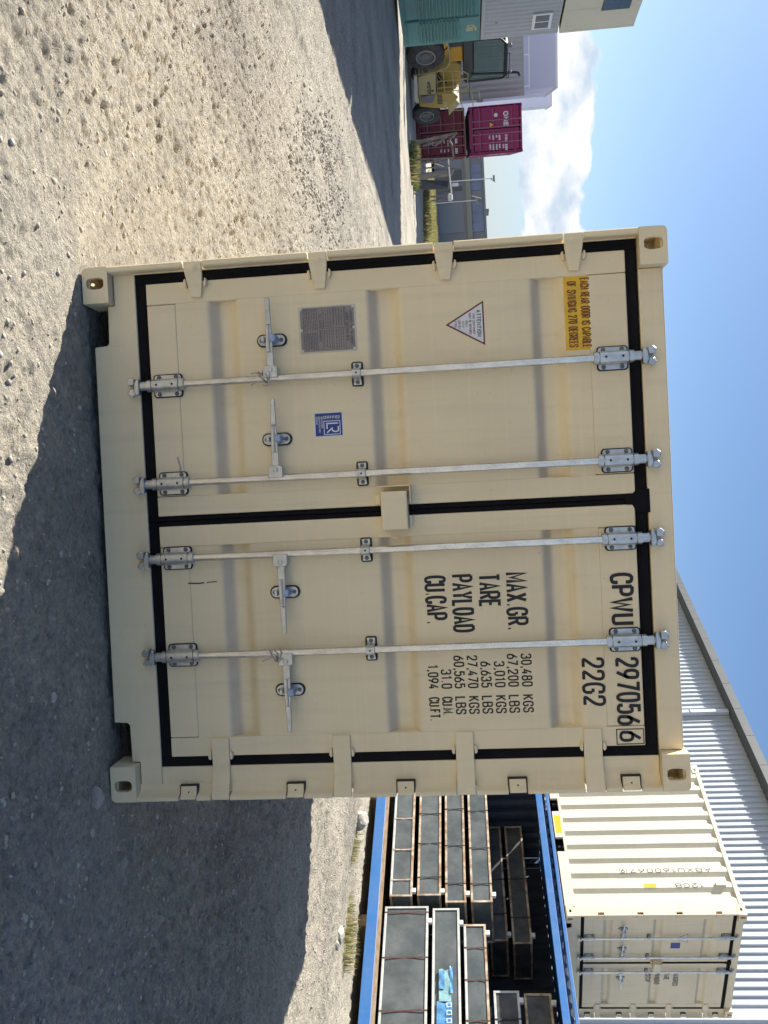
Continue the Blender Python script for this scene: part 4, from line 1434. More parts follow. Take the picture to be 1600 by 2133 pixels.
# ---- long metal-clad shed behind
M['clad'] = mat('pale_blue_grey_cladding', (0.45, 0.49, 0.54), 0.45, 0.1, var=0.12, vscale=2, stretch=(1, 1, .2))
M['fascia'] = mat('dark_grey_fascia', (0.07, 0.078, 0.082), 0.5, 0.1, var=0.2, vscale=3)
M['pipe'] = mat('pale_downpipe', (0.50, 0.55, 0.62), 0.45, 0.1)
SY = R(24.3)
shed = empty('metal_shed', (BL_O[0] + 6 * math.cos(R(24)), BL_O[1] + 6 * math.sin(R(24)), -.3), SY, 'long pale metal-clad shed with a dark grey parapet behind the cream container', 'building')
S0, S1, SH = -14.0, 46.0, 9.2
mb = MB()
prof = []
y = S0
while y < S1:
    prof += [(0.0, y), (0.0, y + .130), (-.04, y + .145), (-.04, y + .168), (0.0, y + .182)]
    y += .20
mb.strip(prof, 'z', 0, SH + .015)
mb.build('wall_cladding', 'clad', shed)
mb = MB(); mb.box(.05, 22, S0, S1, 0, SH + .01)
mb.build('building_core', 'clad', shed)
y = S0
i = 0
while y < S1:
    mb = MB(); mb.box(-.46, .2, y, y + 1.166, SH + .02, SH + .25)
    mb.build('parapet_panel', 'fascia', shed, bevel=.004)
    y += 1.17
for sp in (2.6, 12.06, 21.6, 31.0):
    mb = MB(); mb.box(-.17, -.034, sp - .09, sp + .07, 0, SH + .01)
    mb.box(-.20, -.034, sp - .10, sp + .08, SH - 1.1, SH - 1.05)
    mb.build('downpipe', 'pipe', shed, bevel=.02)

# weeds along the blue container
M['weed'] = grass_mat('dry_grass', (0.30, 0.27, 0.10), (0.42, 0.36, 0.18), 6)
M['weed2'] = grass_mat('green_weed', (0.10, 0.17, 0.05), (0.16, 0.20, 0.07), 6)
def tuft(name, x, y, n, h, spread, label, mats=('weed', 'weed2'), z=None, thing=True):
    mb = MB()
    for k in range(n):
        a = random.uniform(0, 2 * math.pi); q = spread * random.random() ** .6
        px, py = x + q * math.cos(a), y + q * math.sin(a)
        pz = (float(gz(px, py)) if z is None else z) - .01
        hh = h * random.uniform(.5, 1.15); ln_ = random.uniform(.1, .7) * hh
        b = random.uniform(0, 2 * math.pi); w = random.uniform(.003, .007) * (1 + h)
        dx, dy = math.cos(b), math.sin(b)
        mid = (px + dx * ln_ * .35, py + dy * ln_ * .35, pz + hh * .6)
        tip = (px + dx * ln_, py + dy * ln_, pz + hh)
        mb.add([(px - dy * w, py + dx * w, pz), (px + dy * w, py - dx * w, pz), (mid[0] + dy * w * .7, mid[1] - dx * w * .7, mid[2]), (mid[0] - dy * w * .7, mid[1] + dx * w * .7, mid[2]), tip],
               [(0, 1, 2, 3), (3, 2, 4)])
    o = mb.build(name, mats[0], None)
    if len(mats) > 1:
        o.data.materials.append(M[mats[1]])
        for p_ in o.data.polygons:
            p_.material_index = (p_.index // 2) % 5 == 0
    return tag(o, label, 'weed')
tuft('weed_tuft', 6.12, 8.72, 130, .13, .22, 'dry grass tuft by the large pale rock')
tuft('weed_tuft', 7.02, 7.86, 260, .20, .36, 'bushy green and straw weed against the blue bottom rail')
tuft('weed_tuft', 6.80, 8.26, 120, .12, .26, 'low straw-coloured weed just behind the bushy one')

# ------------------------------------------------------------------ left side, far across the yard
M['teal'] = painted('faded_teal_paint', (0.075, 0.24, 0.235), dirt=(0.25, 0.18, 0.10), amount=0.45, rough=0.6)
M['grey_office'] = painted('grey_office_paint', (0.40, 0.41, 0.42), amount=0.3, rough=0.55)
M['cream_office'] = painted('cream_office_paint', (0.62, 0.58, 0.43), amount=0.25, rough=0.55)
M['magenta'] = painted('magenta_paint', (0.27, 0.012, 0.095), dirt=(0.2, 0.1, 0.1), amount=0.2, rough=0.5)
M['maroon'] = painted('maroon_paint', (0.16, 0.016, 0.030), dirt=(0.2, 0.12, 0.08), amount=0.35, rough=0.6)
M['dull_rod'] = mat('painted_bar', (0.36, 0.22, 0.26), 0.5, 0.2)
M['dull_rod2'] = mat('rusty_bar', (0.30, 0.20, 0.18), 0.6, 0.2)
M['white_ink'] = mat('white_ink', (0.72, 0.70, 0.70), 0.5)
M['faded_ink'] = mat('faded_yellow_ink', (0.45, 0.40, 0.16), 0.6, var=0.5, vscale=14, color2=(0.20, 0.30, 0.22))
M['glass'] = mat('dark_glass', (0.03, 0.04, 0.05), 0.08, 0.0, spec=0.8)
M['glass_blue'] = mat('blue_tinted_glazing', (0.13, 0.17, 0.30), 0.25, 0.0, spec=0.6, var=0.2, vscale=.4)
M['lav'] = painted('lavender_white_paint', (0.52, 0.53, 0.66), amount=0.1, rough=0.5)
M['lav2'] = painted('pale_white_paint', (0.70, 0.73, 0.80), amount=0.1, rough=0.5)
M['white_trim'] = mat('white_trim', (0.75, 0.75, 0.74), 0.5)

def plain_box(name, loc, rz, L, W, H, paint, label, cat='container', roofm=None, ribbed=True):
    """box container whose long side (local x = 0 face at +x side) is ribbed; local x 0..W, y 0..L"""
    e = empty(name, loc, rz, label, cat)
    for xf, s in ((0.0, 1), (W, -1)):
        mb = MB()
        if ribbed:
            pr = [(xf + s * (.012 + o), y) for y, o in corrugate(.12, L - .12, 0, .036, lead=.02)]
        else:
            pr = [(xf + s * .012, .12), (xf + s * .012, L - .12)]
        mb.strip(pr, 'z', .15, H - .07)
        mb.build('side_wall', paint, e)
        for yy_ in (.0, L - .15):
            mb = MB(); a, b = sorted((xf, xf + s * .15)); mb.box(a, b, yy_, yy_ + .15, 0, H)
            mb.build('corner_post', paint, e, bevel=.01)
        for za, zb in ((.0, .15), (H - .09, H - .01)):
            mb = MB(); a, b = sorted((xf + s * .004, xf + s * .1)); mb.box(a, b, .151, L - .151, za + .005, zb)
            mb.build('side_rail', paint, e, bevel=.006)
    for yy_, s in ((0.0, 1), (L, -1)):
        mb = MB()
        mb.strip([(x, yy_ + s * (.02 + o)) for x, o in corrugate(.15, W - .15, 0, .036, lead=.02)], 'z', .005, H - .02)
        mb.build('end_wall', paint, e)
    mb = MB(); mb.box(.101, W - .101, .1, L - .1, H - .06, H - .02)
    mb.build('roof', roofm or paint, e)
    mb = MB(); mb.box(.06, W - .06, .06, L - .06, .02, .12)
    mb.build('floor_frame', 'dark', e)
    return e

# stack of three along x = -15.8, its long sides facing right; ends at y = 31
XS, YE = -15.8, 31.05
teal = plain_box('old_container', (XS - 2.5, YE - 12.19, .19), 0, 12.19, 2.5, 2.86, 'teal', 'faded teal container with louvred doors at the bottom of the left stack', ribbed=False)
def on_side(name, y0, y1, z0, z1, t, m_, parent, x=2.5 - .012):
    mb = MB(); mb.box(x - .001, x + t, y0, y1, z0, z1)
    return mb.build(name, m_, parent, bevel=.004)
yo = YE - 12.19
for k in range(6):
    a = 12.19 - 1.92 * (k + 1) + .04; b = a + 1.86 - (.10 if k == 0 else 0)
    d = on_side('door', a, b, .16, 2.76, .018, 'teal', teal)
    n = 17
    for i in range(n):
        z = .68 + i * .122
        if k == 0 and z > 2.12:
            break
        mb = MB(); mb.prism([(2.508, z), (2.60, z + .004), (2.60, z + .046), (2.508, z + .056)], 'y', a + .10, b - .12)
        mb.build('louvre', 'teal', d)
    mb = MB(); mb.box(2.507, 2.534, a + .08, b - .1, .20, .60)
    mb.build('kick_panel', 'teal', d, bevel=.006)
    if k < 3:
        mb = MB(); mb.cyl((2.56, a - .01, .12), (2.56, a - .01, 2.80), .028, 10)
        for zz in (.5, 1.4, 2.3):
            mb.box(2.508, 2.57, a - .06, a + .04, zz, zz + .12)
        mb.build('locking_rod', 'teal', d)
mb = MB()
text(mb, 'O', (2.509, 10.95, 2.36), (0, 1, 0), (0, 0, 1), .30, t=.28)
mb.box(2.5065, 2.5080, 11.20, 11.42, 2.34, 2.60)
mb.box(2.5065, 2.5080, 11.12, 11.40, 2.65, 2.74)
mb.build('faded_logo', 'faded_ink', teal)['label'] = 'worn yellow marking in the upper right panel'
grey = plain_box('office_container', (XS - 2.5, YE - 12.19, 3.08), 0, 12.19, 2.5, 2.88, 'grey_office', 'grey ribbed office container with a white-framed window, middle of the left stack')
w_ = on_side('window', 10.70 - .06, 11.66 + .06, 1.86, 2.56, .05, 'white_trim', grey)
for a, b in ((10.72, 11.15), (11.21, 11.64)):
    mb = MB(); mb.box(2.538, 2.541, a, b, 1.96, 2.46)
    mb.build('pane', 'glass', w_)
for yy_, zz in ((9.4, .9), (11.0, .5), (8.5, 2.2)):
    mb = MB(); mb.box(2.49, 2.53, yy_, yy_ + .12, zz, zz + .10)
    mb.build('vent', 'grey_office', grey, bevel=.01)
crm = plain_box('office_container', (XS - 2.5, YE - 12.19 + .05, 6.02), 0, 12.19, 2.5, 2.74, 'cream_office', 'cream office container with a dark window, top of the left stack', ribbed=False)
w_ = on_side('window', 9.5, 10.80, 1.34, 2.34, .03, 'fascia', crm)
mb = MB(); mb.box(2.52, 2.523, 9.56, 10.74, 1.40, 2.28)
mb.build('pane', 'glass', w_)
for k in range(9):
    mb = MB(); mb.box(2.487, 2.494, .2 + k * 1.3, .22 + k * 1.3, .16, 2.66)
    mb.build('panel_joint', 'cream_office', crm)
# the row goes on towards the camera (out of view; its shadow lies across the yard)
for i, (z, H_, p) in enumerate(((.1, 2.9, 'teal'), (3.0, 2.9, 'grey_office'), (5.9, 2.86, 'cream_office'))):
    plain_box('stacked_container', (XS - 2.5, YE - 24.6, z), 0, 12.19, 2.5, H_, p, ('teal', 'grey', 'cream')[i] + ' container of the row beyond the left edge, %s level' % ('ground', 'second', 'third')[i])

# grey pair behind the handler
for i in range(2):
    e = plain_box('storage_container', (-20.1, 46.6, .0 + i * 2.97), R(116), 12.19, 2.438, 2.96, 'grey_office', ('pale grey ribbed container behind the yellow machine, lower one', 'pale grey ribbed container above the yellow machine')[i])
    if i == 1:
        mb = MB()
        mb.box(2.36, 2.42, .2, 12.0, 2.97, 3.03)
        for k in range(8):
            mb.box(2.38, 2.41, .3 + k * 1.6, .36 + k * 1.6, 3.03, 3.40)
        mb.box(2.38, 2.41, .2, 12.0, 3.40, 3.44)
        mb.build('roof_edge_rail', 'white_trim', e)
# lavender blocks further back
def block(name, x, y, rz, W, L, H, m1, m2, label):
    e = empty(name, (x, y, 0), rz, label, 'building')
    mb = MB(); mb.box(0, W, 0, L, 0, H)
    mb.build('wall', m1, e)
    mb = MB(); mb.box(-.06, W + .06, -.06, L + .06, H, H + .12)
    mb.build('roof', m2, e)
    mb = MB(); mb.box(W * .62, W * .9, -.012, -.002, H - 1.9, H - 1.85)
    mb.build('seam', m2, e)
    mb = MB(); mb.box(W + .002, W + .015, L * .4, L * .42, H - 1.5, H - .5)
    mb.build('seam', m2, e)
    return e

def photo_pt(x, u, d):
    """point at forward distance d seen at photo column x, row u"""
    rr = fw + rt2 * ((u - 1066.5) / FPX) + up2 * ((x - 800) / FPX)
    return CAM + rr * (d / rr.dot(fw))
q = photo_pt(1162, 181, 55); by = R(19)
block('flat_roof_block', q.x - 8 * math.cos(by), q.y - 8 * math.sin(by), by, 8.0, 7.5, q.z - .12, 'lav', 'lav2', 'lavender flat-roofed block rising above the grey containers')
q = photo_pt(1150, 219, 66)
block('flat_roof_block', q.x - 5 * math.cos(by), q.y - 5 * math.sin(by), by, 5.0, 4.0, q.z - .12, 'lav2', 'lav2', 'paler block just right of the lavender one')

# ---- the two red container stack
one_yaw = R(19.0)
def red_box(z, H, paint, label, rodm, L=12.19):
    e = empty('shipping_container', (-17.22 - 2.42 * math.cos(one_yaw) + .26, 46.2 - 2.42 * math.sin(one_yaw), z), one_yaw, label, 'container', 'red containers stacked across the yard')
    for xf, s in ((0.0, 1), (2.438, -1)):
        mb = MB(); mb.strip([(xf + s * (.012 + o), y) for y, o in corrugate(.16, L - .12, 0, .036)], 'z', .15, H - .07)
        mb.build('side_wall', paint, e)
        for za, zb in ((.01, .15), (H - .08, H - .01)):
            mb = MB(); a, b = sorted((xf + s * .004, xf + s * .08)); mb.box(a, b, .18, L - .18, za, zb)
            mb.build('side_rail', paint, e)
    mb = MB(); mb.box(.08, 2.358, .1, L - .01, H - .05, H - .02); mb.build('roof', paint, e)
    mb = MB(); mb.box(.05, 2.388, L - .06, L - .01, .01, H - .05); mb.build('end_wall', paint, e)
    mb = MB(); mb.box(.05, 2.388, .1, L - .07, .03, .15); mb.build('floor_frame', 'dark', e)
    dl_, dr_ = door_end(e, paint, H=H, rods=(.75, 1.09, 1.42, 1.86), handles=(-1, -1, 1, 1), rodmat=rodm, plate=rodm, backing='sealant', gasket='rubber', lockbox=False, full=False)
    return e, dl_, dr_
low, ll, lr_ = red_box(0.02, 2.591, 'maroon', 'dull maroon container at the bottom of the red pair', 'dull_rod2')
upc, ul, ur = red_box(2.82, 2.85, 'magenta', 'bright magenta container marked ONE on top of the red pair', 'dull_rod')
def far_text(parent, items, m_='white_ink', y=.0585):
    mb = MB()
    for s, x, z, h, w, t in items:
        text(mb, s, (x, y, z), UX, UZ, h, t=t, width=w)
    return mb.build('lettering', m_, parent)
far_text(ul, [('ONE', .34, 1.86, .26, .78, .22)])['label'] = 'large white letters ONE'
mb = MB(); mb.lathe([(.0001, 0), (.10, 0)], (.50, .0590, 1.46), (0, 1, 0), 18); mb.build('round_sticker', 'white_ink', ul)
mb = MB(); mb.add([(.86, .0590, 1.13), (1.08, .0590, 1.13), (.97, .0590, 1.31)], [(0, 1, 2)]); mb.build('warning_triangle', 'yellow', ul)
far_text(ur, [('ONEU', 1.50, 1.92, .13, .34, .2)])
def smudge(parent, rects, m_='white_ink'):
    mb = MB()
    for x, z, w, h in rects:
        for q in range(4):
            mb.box(x + q * w / 4, x + q * w / 4 + w * .19, .0585, .0590, z, z + h)
    return mb.build('marking', m_, parent)
smudge(ur, [(1.98, 1.92, .32, .12), (1.50, 1.58, .27, .09), (1.50, 1.42, .13, .09), (1.50, 1.24, .22, .09), (1.50, 1.06, .18, .07), (1.95, 1.58, .30, .08), (1.95, 1.42, .30, .08), (1.95, 1.24, .30, .08), (1.95, 1.06, .28, .10), (1.98, 1.78, .20, .09)])
smudge(lr_, [(1.50, 2.02, .25, .14), (1.98, 2.02, .30, .14), (1.55, 1.62, .30, .05), (1.55, 1.42, .16, .05), (1.55, 1.22, .12, .05), (1.55, 1.02, .18, .05), (2.0, 1.62, .14, .06), (2.0, 1.42, .16, .06), (2.0, 1.22, .14, .06), (1.55, .8, .22, .05)])
# faded lettering on the receding side
mb = MB()
text(mb, 'ONE', (2.43, 1.0, 1.05), (0, 1, 0), (0, 0, 1), 1.0, t=.2, width=3.2)
mb.build('lettering', 'white_ink', upc)
for x in (.12, .20, .28, 2.15, 2.24, 2.32):
    mb = MB(); mb.box(x, x + .04, -.008, .03, 2.598, 2.66)
    mb.build('twist_lock', 'white_trim', low)

# ------------------------------------------------------------------ yellow container handler
M['yellow_paint'] = painted('worn_yellow_paint', (0.42, 0.29, 0.055), dirt=(0.16, 0.12, 0.07), amount=0.6, rough=0.55)
M['dust_yellow'] = painted('dusty_yellow_paint', (0.44, 0.36, 0.16), dirt=(0.2, 0.17, 0.11), amount=0.55, rough=0.6)
M['amber'] = mat('amber_panel', (0.55, 0.28, 0.01), 0.5)
M['tyre'] = mat('dusty_tyre', (0.045, 0.042, 0.04), 0.9, var=0.6, vscale=4, color2=(0.09, 0.085, 0.075))
M['rim_grey'] = mat('grey_rim', (0.16, 0.16, 0.155), 0.6, 0.2)
M['scrap_rim'] = mat('worn_rim_edge', (0.30, 0.30, 0.29), 0.5, 0.3)
M['cab_black'] = mat('black_cab', (0.015, 0.015, 0.018), 0.45)
gl = bpy.data.materials.new('cab_glass'); gl.use_nodes = True
bb = gl.node_tree.nodes['Principled BSDF']
bb.inputs['Base Color'].default_value = (0.12, 0.21, 0.20, 1)
bb.inputs['Roughness'].default_value = 0.03
bb.inputs['Transmission Weight'].default_value = 0.55
bb.inputs['IOR'].default_value = 1.45
M['cab_glass'] = gl

HYA = math.atan2(.966, .26)
ld = empty('container_handler', (-18.6, 37.4, 0), HYA, 'yellow container handler truck with a black glazed cab', 'truck')
# local frame: x along the machine away from us, y = depth (0 near side, negative is nearer), z up.  near side faces local -y
def lb(name, m_, fn, parent=ld, **kw):
    mb = MB(); fn(mb)
    return mb.build(name, m_, parent, **kw)
def wheel(x, z, r, w, y, nm='wheel'):
    t = lb(nm, 'tyre', lambda mb: mb.lathe([(r * .50, 0.02), (r * .60, -.02), (r * .84, -.015), (r * .95, .02), (r, .07), (r, w - .07), (r * .95, w - .02), (r * .6, w), (r * .5, w - .02)], (x, y, z), (0, 1, 0), 36), smooth=True)
    for k in range(30):
        a = 2 * math.pi * k / 30
        mb = MB()
        q0, q1 = a, a + .11
        vs = []
        for an in (q0, q1):
            for rr, yy in ((r * .90, y + .012), (r * 1.018, y + .06), (r * 1.018, y + w * .5)):
                vs.append((x + rr * math.cos(an), yy, z + rr * math.sin(an)))
        mb.add(vs, [(0, 1, 4, 3), (1, 2, 5, 4)])
        mb.build('tread_block', 'tyre', t)
    lb('rim', 'rim_grey', lambda mb: mb.lathe([(r * .50, -.01), (r * .47, .0), (r * .44, .05), (r * .36, .10), (r * .22, .10), (r * .2, .06), (r * .0001, .06)], (x, y, z), (0, 1, 0), 28), t, smooth=True)
    lb('rim_flange', 'scrap_rim', lambda mb: mb.lathe([(r * .47, -.012), (r * .50, -.018), (r * .53, -.008), (r * .53, .02)], (x, y, z), (0, 1, 0), 28), t, smooth=True)
wheel(.42, .85, .85, .55, .0)
wheel(-.05, .85, .85, .55, 2.6)
wheel(4.6, .68, .69, .42, .10)
wheel(4.6, .68, .69, .42, 2.5)
lb('chassis', 'dust_yellow', lambda mb: mb.box(-.4, 4.2, .6, 2.5, .55, 1.15), bevel=.03)
lb('front_axle_housing', 'cab_black', lambda mb: mb.box(.1, .8, .5, 2.8, .5, 1.1))
lb('side_box', 'dust_yellow', lambda mb: mb.prism([(1.62, .42), (2.84, .38), (2.88, 1.20), (1.50, 1.26), (1.48, 1.0)], 'y', -.02, .62), bevel=.025)
mb = MB(); text(mb, 'HYSTER', (1.98, -.026, .80), UX, UZ, .19, t=.24, width=.82)
mb.build('lettering', 'ink', ld)
lb('skirt', 'cream_office', lambda mb: mb.prism([(1.60, .24), (3.35, .14), (3.5, .36), (3.0, .34), (1.62, .39)], 'y', .04, .10))
lb('counterweight', 'yellow_paint', lambda mb: mb.prism([(2.92, .40), (3.80, .36), (4.10, 1.50), (3.98, 1.86), (3.38, 2.28), (3.02, 2.05), (2.94, 1.55)], 'y', .06, 2.7), bevel=.05)
lb('side_cover', 'dust_yellow', lambda mb: mb.prism([(3.45, 1.56), (3.92, 1.52), (4.05, 1.56), (4.10, 1.70), (3.50, 1.72)], 'y', .04, .058))
lb('rear_tongue', 'dust_yellow', lambda mb: mb.prism([(3.62, 2.06), (4.20, 1.74), (4.98, 1.78), (4.62, 2.02), (4.16, 2.34)], 'y', .30, 1.6), bevel=.03)
lb('battery_tank', 'rim_grey', lambda mb: mb.prism([(2.96, .5), (3.5, .5), (3.5, 1.05), (2.9, 1.2)], 'y', .0, .055), bevel=.03)
lb('engine_cover', 'yellow_paint', lambda mb: mb.prism([(1.75, 1.30), (3.30, 1.30), (3.32, 2.42), (1.95, 2.46), (1.75, 2.2)], 'y', .72, 2.4), bevel=.04)
lb('amber_cover', 'amber', lambda mb: mb.box(.56, 1.50, .55, 2.2, 1.96, 2.54), bevel=.03)
lb('front_cover', 'cab_black', lambda mb: mb.prism([(-.35, 1.95), (.52, 1.95), (.52, 2.9), (.0, 2.9), (-.35, 2.6)], 'y', .5, 2.3), bevel=.03)
lb('mast_foot', 'amber', lambda mb: mb.box(-.72, -.42, .3, .75, 1.62, 1.92), bevel=.02)
# fender bent round the big wheel
mb = MB()
pr = [(-.45, 1.80), (.2, 1.92), (.85, 1.90), (1.15, 1.78), (1.38, 1.30), (1.46, .6)]
mb.prism(pr + [(a + .02, b + .05) for a, b in pr[::-1]], 'y', .0, .62)
mb.build('fender', 'dust_yellow', ld)
# cab: frame, panes, interior
cy0, cy1 = .35, 1.85
cab = lb('cab', 'cab_black', lambda mb: mb.prism([(.02, 2.55), (2.66, 2.55), (2.70, 2.80), (2.30, 3.02), (.10, 3.02), (-.02, 2.9)], 'y', cy0, cy1), bevel=.03)
P_ = [(.02, 3.0), (.06, 4.22), (.36, 4.46), (2.50, 4.50), (2.62, 4.34), (2.66, 2.62)]
for yy_ in (cy0, cy1):
    for a, b in zip(P_[:-1], P_[1:]):
        lb('cab_pillar', 'cab_black', lambda mb: mb.tube([(a[0], yy_, a[1]), (b[0], yy_, b[1])], .055, 6), cab)
    lb('cab_pillar', 'cab_black', lambda mb: mb.tube([(2.16, yy_, 2.9), (2.30, yy_, 4.48)], .06, 6), cab)
for x in (.36, 2.56):
    lb('cab_pillar', 'cab_black', lambda mb: mb.tube([(x, cy0, 4.46), (x, cy1, 4.46)], .05, 6), cab)
lb('cab_roof', 'cab_black', lambda mb: mb.prism([(.30, 4.47), (2.56, 4.50), (2.50, 4.60), (.4, 4.58)], 'y', cy0 - .02, cy1 + .02), cab, bevel=.02)
for yy_ in (cy0, cy1):
    lb('side_pane', 'cab_glass', lambda mb: mb.prism([(.10, 3.04), (.12, 4.18), (.40, 4.40), (2.22, 4.42), (2.10, 3.04)], 'y', yy_ - .004, yy_ + .004), cab)
    lb('rear_quarter_pane', 'cab_glass', lambda mb: mb.prism([(2.24, 2.98), (2.36, 4.42), (2.56, 4.34), (2.60, 2.80)], 'y', yy_ - .004, yy_ + .004), cab)
lb('windscreen', 'cab_glass', lambda mb: mb.prism([(.03, 3.03), (.05, 3.03), (.07, 4.2), (.05, 4.2)], 'y', cy0 + .06, cy1 - .06), cab)
lb('rear_pane', 'cab_glass', lambda mb: mb.prism([(2.63, 2.85), (2.65, 2.85), (2.61, 4.3), (2.59, 4.3)], 'y', cy0 + .06, cy1 - .06), cab)
lb('seat', 'cab_black', lambda mb: (mb.box(1.15, 1.65, .85, 1.4, 3.02, 3.25), mb.prism([(1.55, 3.2), (1.75, 3.2), (1.88, 3.95), (1.74, 3.98)], 'y', .88, 1.38)), cab, bevel=.04)
lb('steering_wheel', 'cab_black', lambda mb: mb.tube([(.78 + .07 * math.cos(t * math.pi / 6), 1.1 + .19 * math.sin(t * math.pi / 6), 3.50 + .18 * math.cos(t * math.pi / 6)) for t in range(13)], .02, 6, False), cab, smooth=True)
lb('steering_column', 'cab_black', lambda mb: mb.tube([(.45, 1.1, 3.0), (.78, 1.1, 3.5)], .04, 6), cab)
for yy_ in (cy0 - .1,):
    lb('guard_bar', 'cab_black', lambda mb: (mb.tube([(.0, yy_, 3.0), (-.06, yy_, 3.6), (-.02, yy_, 4.3), (.3, yy_, 4.52)], .02, 6), mb.tube([(.9, yy_, 4.66), (2.5, yy_, 4.66)], .02, 6), mb.tube([(.9, yy_, 4.5), (.9, yy_, 4.66)], .02, 6), mb.tube([(2.5, yy_, 4.5), (2.5, yy_, 4.66)], .02, 6)), cab)
lb('beacon', 'maroon_ink', lambda mb: mb.cyl((2.52, .5, 4.58), (2.52, .5, 4.74), .05, 8), cab)
# exhaust, rails, steps
lb('exhaust_stack', 'rim_grey', lambda mb: mb.tube([(2.95, .9, 2.4), (2.95, .9, 4.30)], .10, 10), smooth=True)
lb('exhaust_pipe', 'cab_black', lambda mb: mb.tube([(2.95, .9, 4.30), (2.98, .9, 5.05), (3.03, .9, 5.18), (3.2, .9, 5.24)], .065, 10), smooth=True)
def rail(pts, r=.026):
    lb('handrail', 'dust_yellow', lambda mb: mb.tube(pts, r, 6), smooth=True)
rail([(1.42, .05, 1.3), (1.40, .05, 1.62), (1.60, .05, 2.58), (1.80, .05, 2.76), (2.80, .05, 2.70), (2.84, .05, 1.55)])
rail([(1.45, .05, 2.02), (2.70, .05, 2.06)])
rail([(1.40, .05, 1.60), (2.78, .05, 1.62)])
rail([(2.1, .05, 1.3), (2.08, .05, 2.70)])
rail([(2.55, .05, 1.3), (2.52, .05, 2.70)])
rail([(3.0, .10, 2.2), (3.02, .10, 3.26), (3.72, .10, 3.32)])
rail([(3.02, .10, 2.92), (4.12, .10, 2.98)])
rail([(3.10, .10, 2.42), (4.34, .10, 2.45), (4.30, .10, 2.05)])
rail([(1.5, .02, .2), (1.46, .02, 1.28)], .02)
rail([(1.5, .02, .5), (1.2, .02, .5)], .02)
lb('mirror', 'rim_grey', lambda mb: mb.box(3.60, 3.86, .06, .12, 3.16, 3.46), bevel=.02)
lb('catwalk', 'rim_grey', lambda mb: mb.box(1.42, 2.85, .05, .7, 1.27, 1.31))

# hoses, lamps, steps and black strips for dark gaps
for k, (x0, z0, x1, z1) in enumerate(((1.55, 1.35, 2.9, 1.45), (1.6, 1.5, 3.0, 1.75), (.6, 1.9, 1.7, 1.5))):
    lb('hose', 'cab_black', lambda mb: mb.tube([(x0, .66, z0), ((x0 + x1) / 2, .60, min(z0, z1) - .12), (x1, .66, z1)], .035, 6), smooth=True)
for x, z in ((2.3, 4.66), (.55, 4.62)):
    lb('work_lamp', 'rim_grey', lambda mb: mb.box(x, x + .18, .38, .52, z, z + .14), bevel=.02)
for k in range(3):
    lb('step', 'rim_grey', lambda mb: mb.box(1.16, 1.46, .0, .28, .32 + .3 * k, .36 + .3 * k))
lb('grille_gaps', 'cab_black', lambda mb: [mb.box(3.02 + .1 * k, 3.08 + .1 * k, .052, .0585, 1.25, 1.5) for k in range(7)] and None)
lb('fuel_cap', 'cab_black', lambda mb: mb.cyl((2.6, -.022, 1.06), (2.6, -.05, 1.06), .06, 10))
lb('mast_upright', 'cab_black', lambda mb: (mb.box(-1.35, -1.05, .7, .95, .2, 6.2), mb.box(-1.35, -1.05, 2.1, 2.35, .2, 6.2), mb.box(-1.3, -1.1, .95, 2.1, 5.9, 6.1)))

# ------------------------------------------------------------------ far building, scrap, posts, grass
M['far_wall'] = painted('dark_grey_facade', (0.17, 0.185, 0.21), amount=0.2)
M['far_band'] = mat('olive_grey_band', (0.24, 0.24, 0.21), 0.7)
M['far_panel'] = mat('grey_shutter', (0.20, 0.225, 0.25), 0.6)
M['scrap'] = mat('weathered_steel', (0.17, 0.165, 0.16), 0.7, 0.3, var=0.5, vscale=3, color2=(0.28, 0.24, 0.20))
M['scrap_dark'] = mat('dark_sheet', (0.06, 0.065, 0.075), 0.6, var=0.4, vscale=2)
M['post'] = mat('pale_post', (0.55, 0.56, 0.58), 0.5, 0.2)
fb = empty('office_building', (-44.0, 98.0, 0), R(2.0), 'long dark grey two-storey building with blue upper windows far away', 'building')
def fp(name, m_, x0, x1, z0, z1, y0=-.1, y1=.0, parent=None):
    mb = MB(); mb.box(x0, x1, y0, y1, z0, z1)
    return mb.build(name, m_, parent or fb)
def xu(u):                       # photo height (row) to metres along the front at this distance
    return ((u - 1066.5) / 1900.0 * 102.2 + 1.08 + 102.2 * math.tan(YAW)) + 44.0
fp('wall', 'far_wall', -30, 40, 0, 5.30, 0.001, 14)
fp('band', 'far_band', -30, 40, 3.35, 3.90, -.35, 0)
fp('roof_edge', 'far_wall', -30, 40, 5.25, 5.48, -.25, .4)
for a, b in ((300, 338), (361, 414), (438, 498), (520, 560), (585, 640)):
    w_ = fp('upper_window', 'glass_blue', xu(a), xu(b), 3.95, 5.18, -.06, .0)
    for q in (.34, .67):
        fp('mullion', 'far_wall', xu(a) + (xu(b) - xu(a)) * q - .03, xu(a) + (xu(b) - xu(a)) * q + .03, 3.95, 5.18, -.09, -.061, w_)
for a, b in ((302, 337), (345, 366), (370, 412), (438, 497)):
    fp('lower_window' if a == 370 else 'shutter', 'glass' if a == 370 else ('glass_blue' if a == 302 else 'far_panel'), xu(a), xu(b), .3, 3.0, -.06, .0)
fp('poster', 'white_trim', xu(396), xu(403), 1.9, 2.6, -.075, -.062)
fp('poster', 'glass_blue', xu(396), xu(403), 2.65, 3.0, -.075, -.062)
for u in (343, 425):
    mb = MB(); mb.tube([(xu(u), -.1, 4.0), (xu(u) + .45, -.5, 5.0)], .06, 6)
    mb.build('window_stay', 'white_trim', fb)
mb = MB(); mb.box(xu(448), xu(453), 1, 3, 5.5, 5.85); mb.build('roof_vent', 'far_wall', fb)

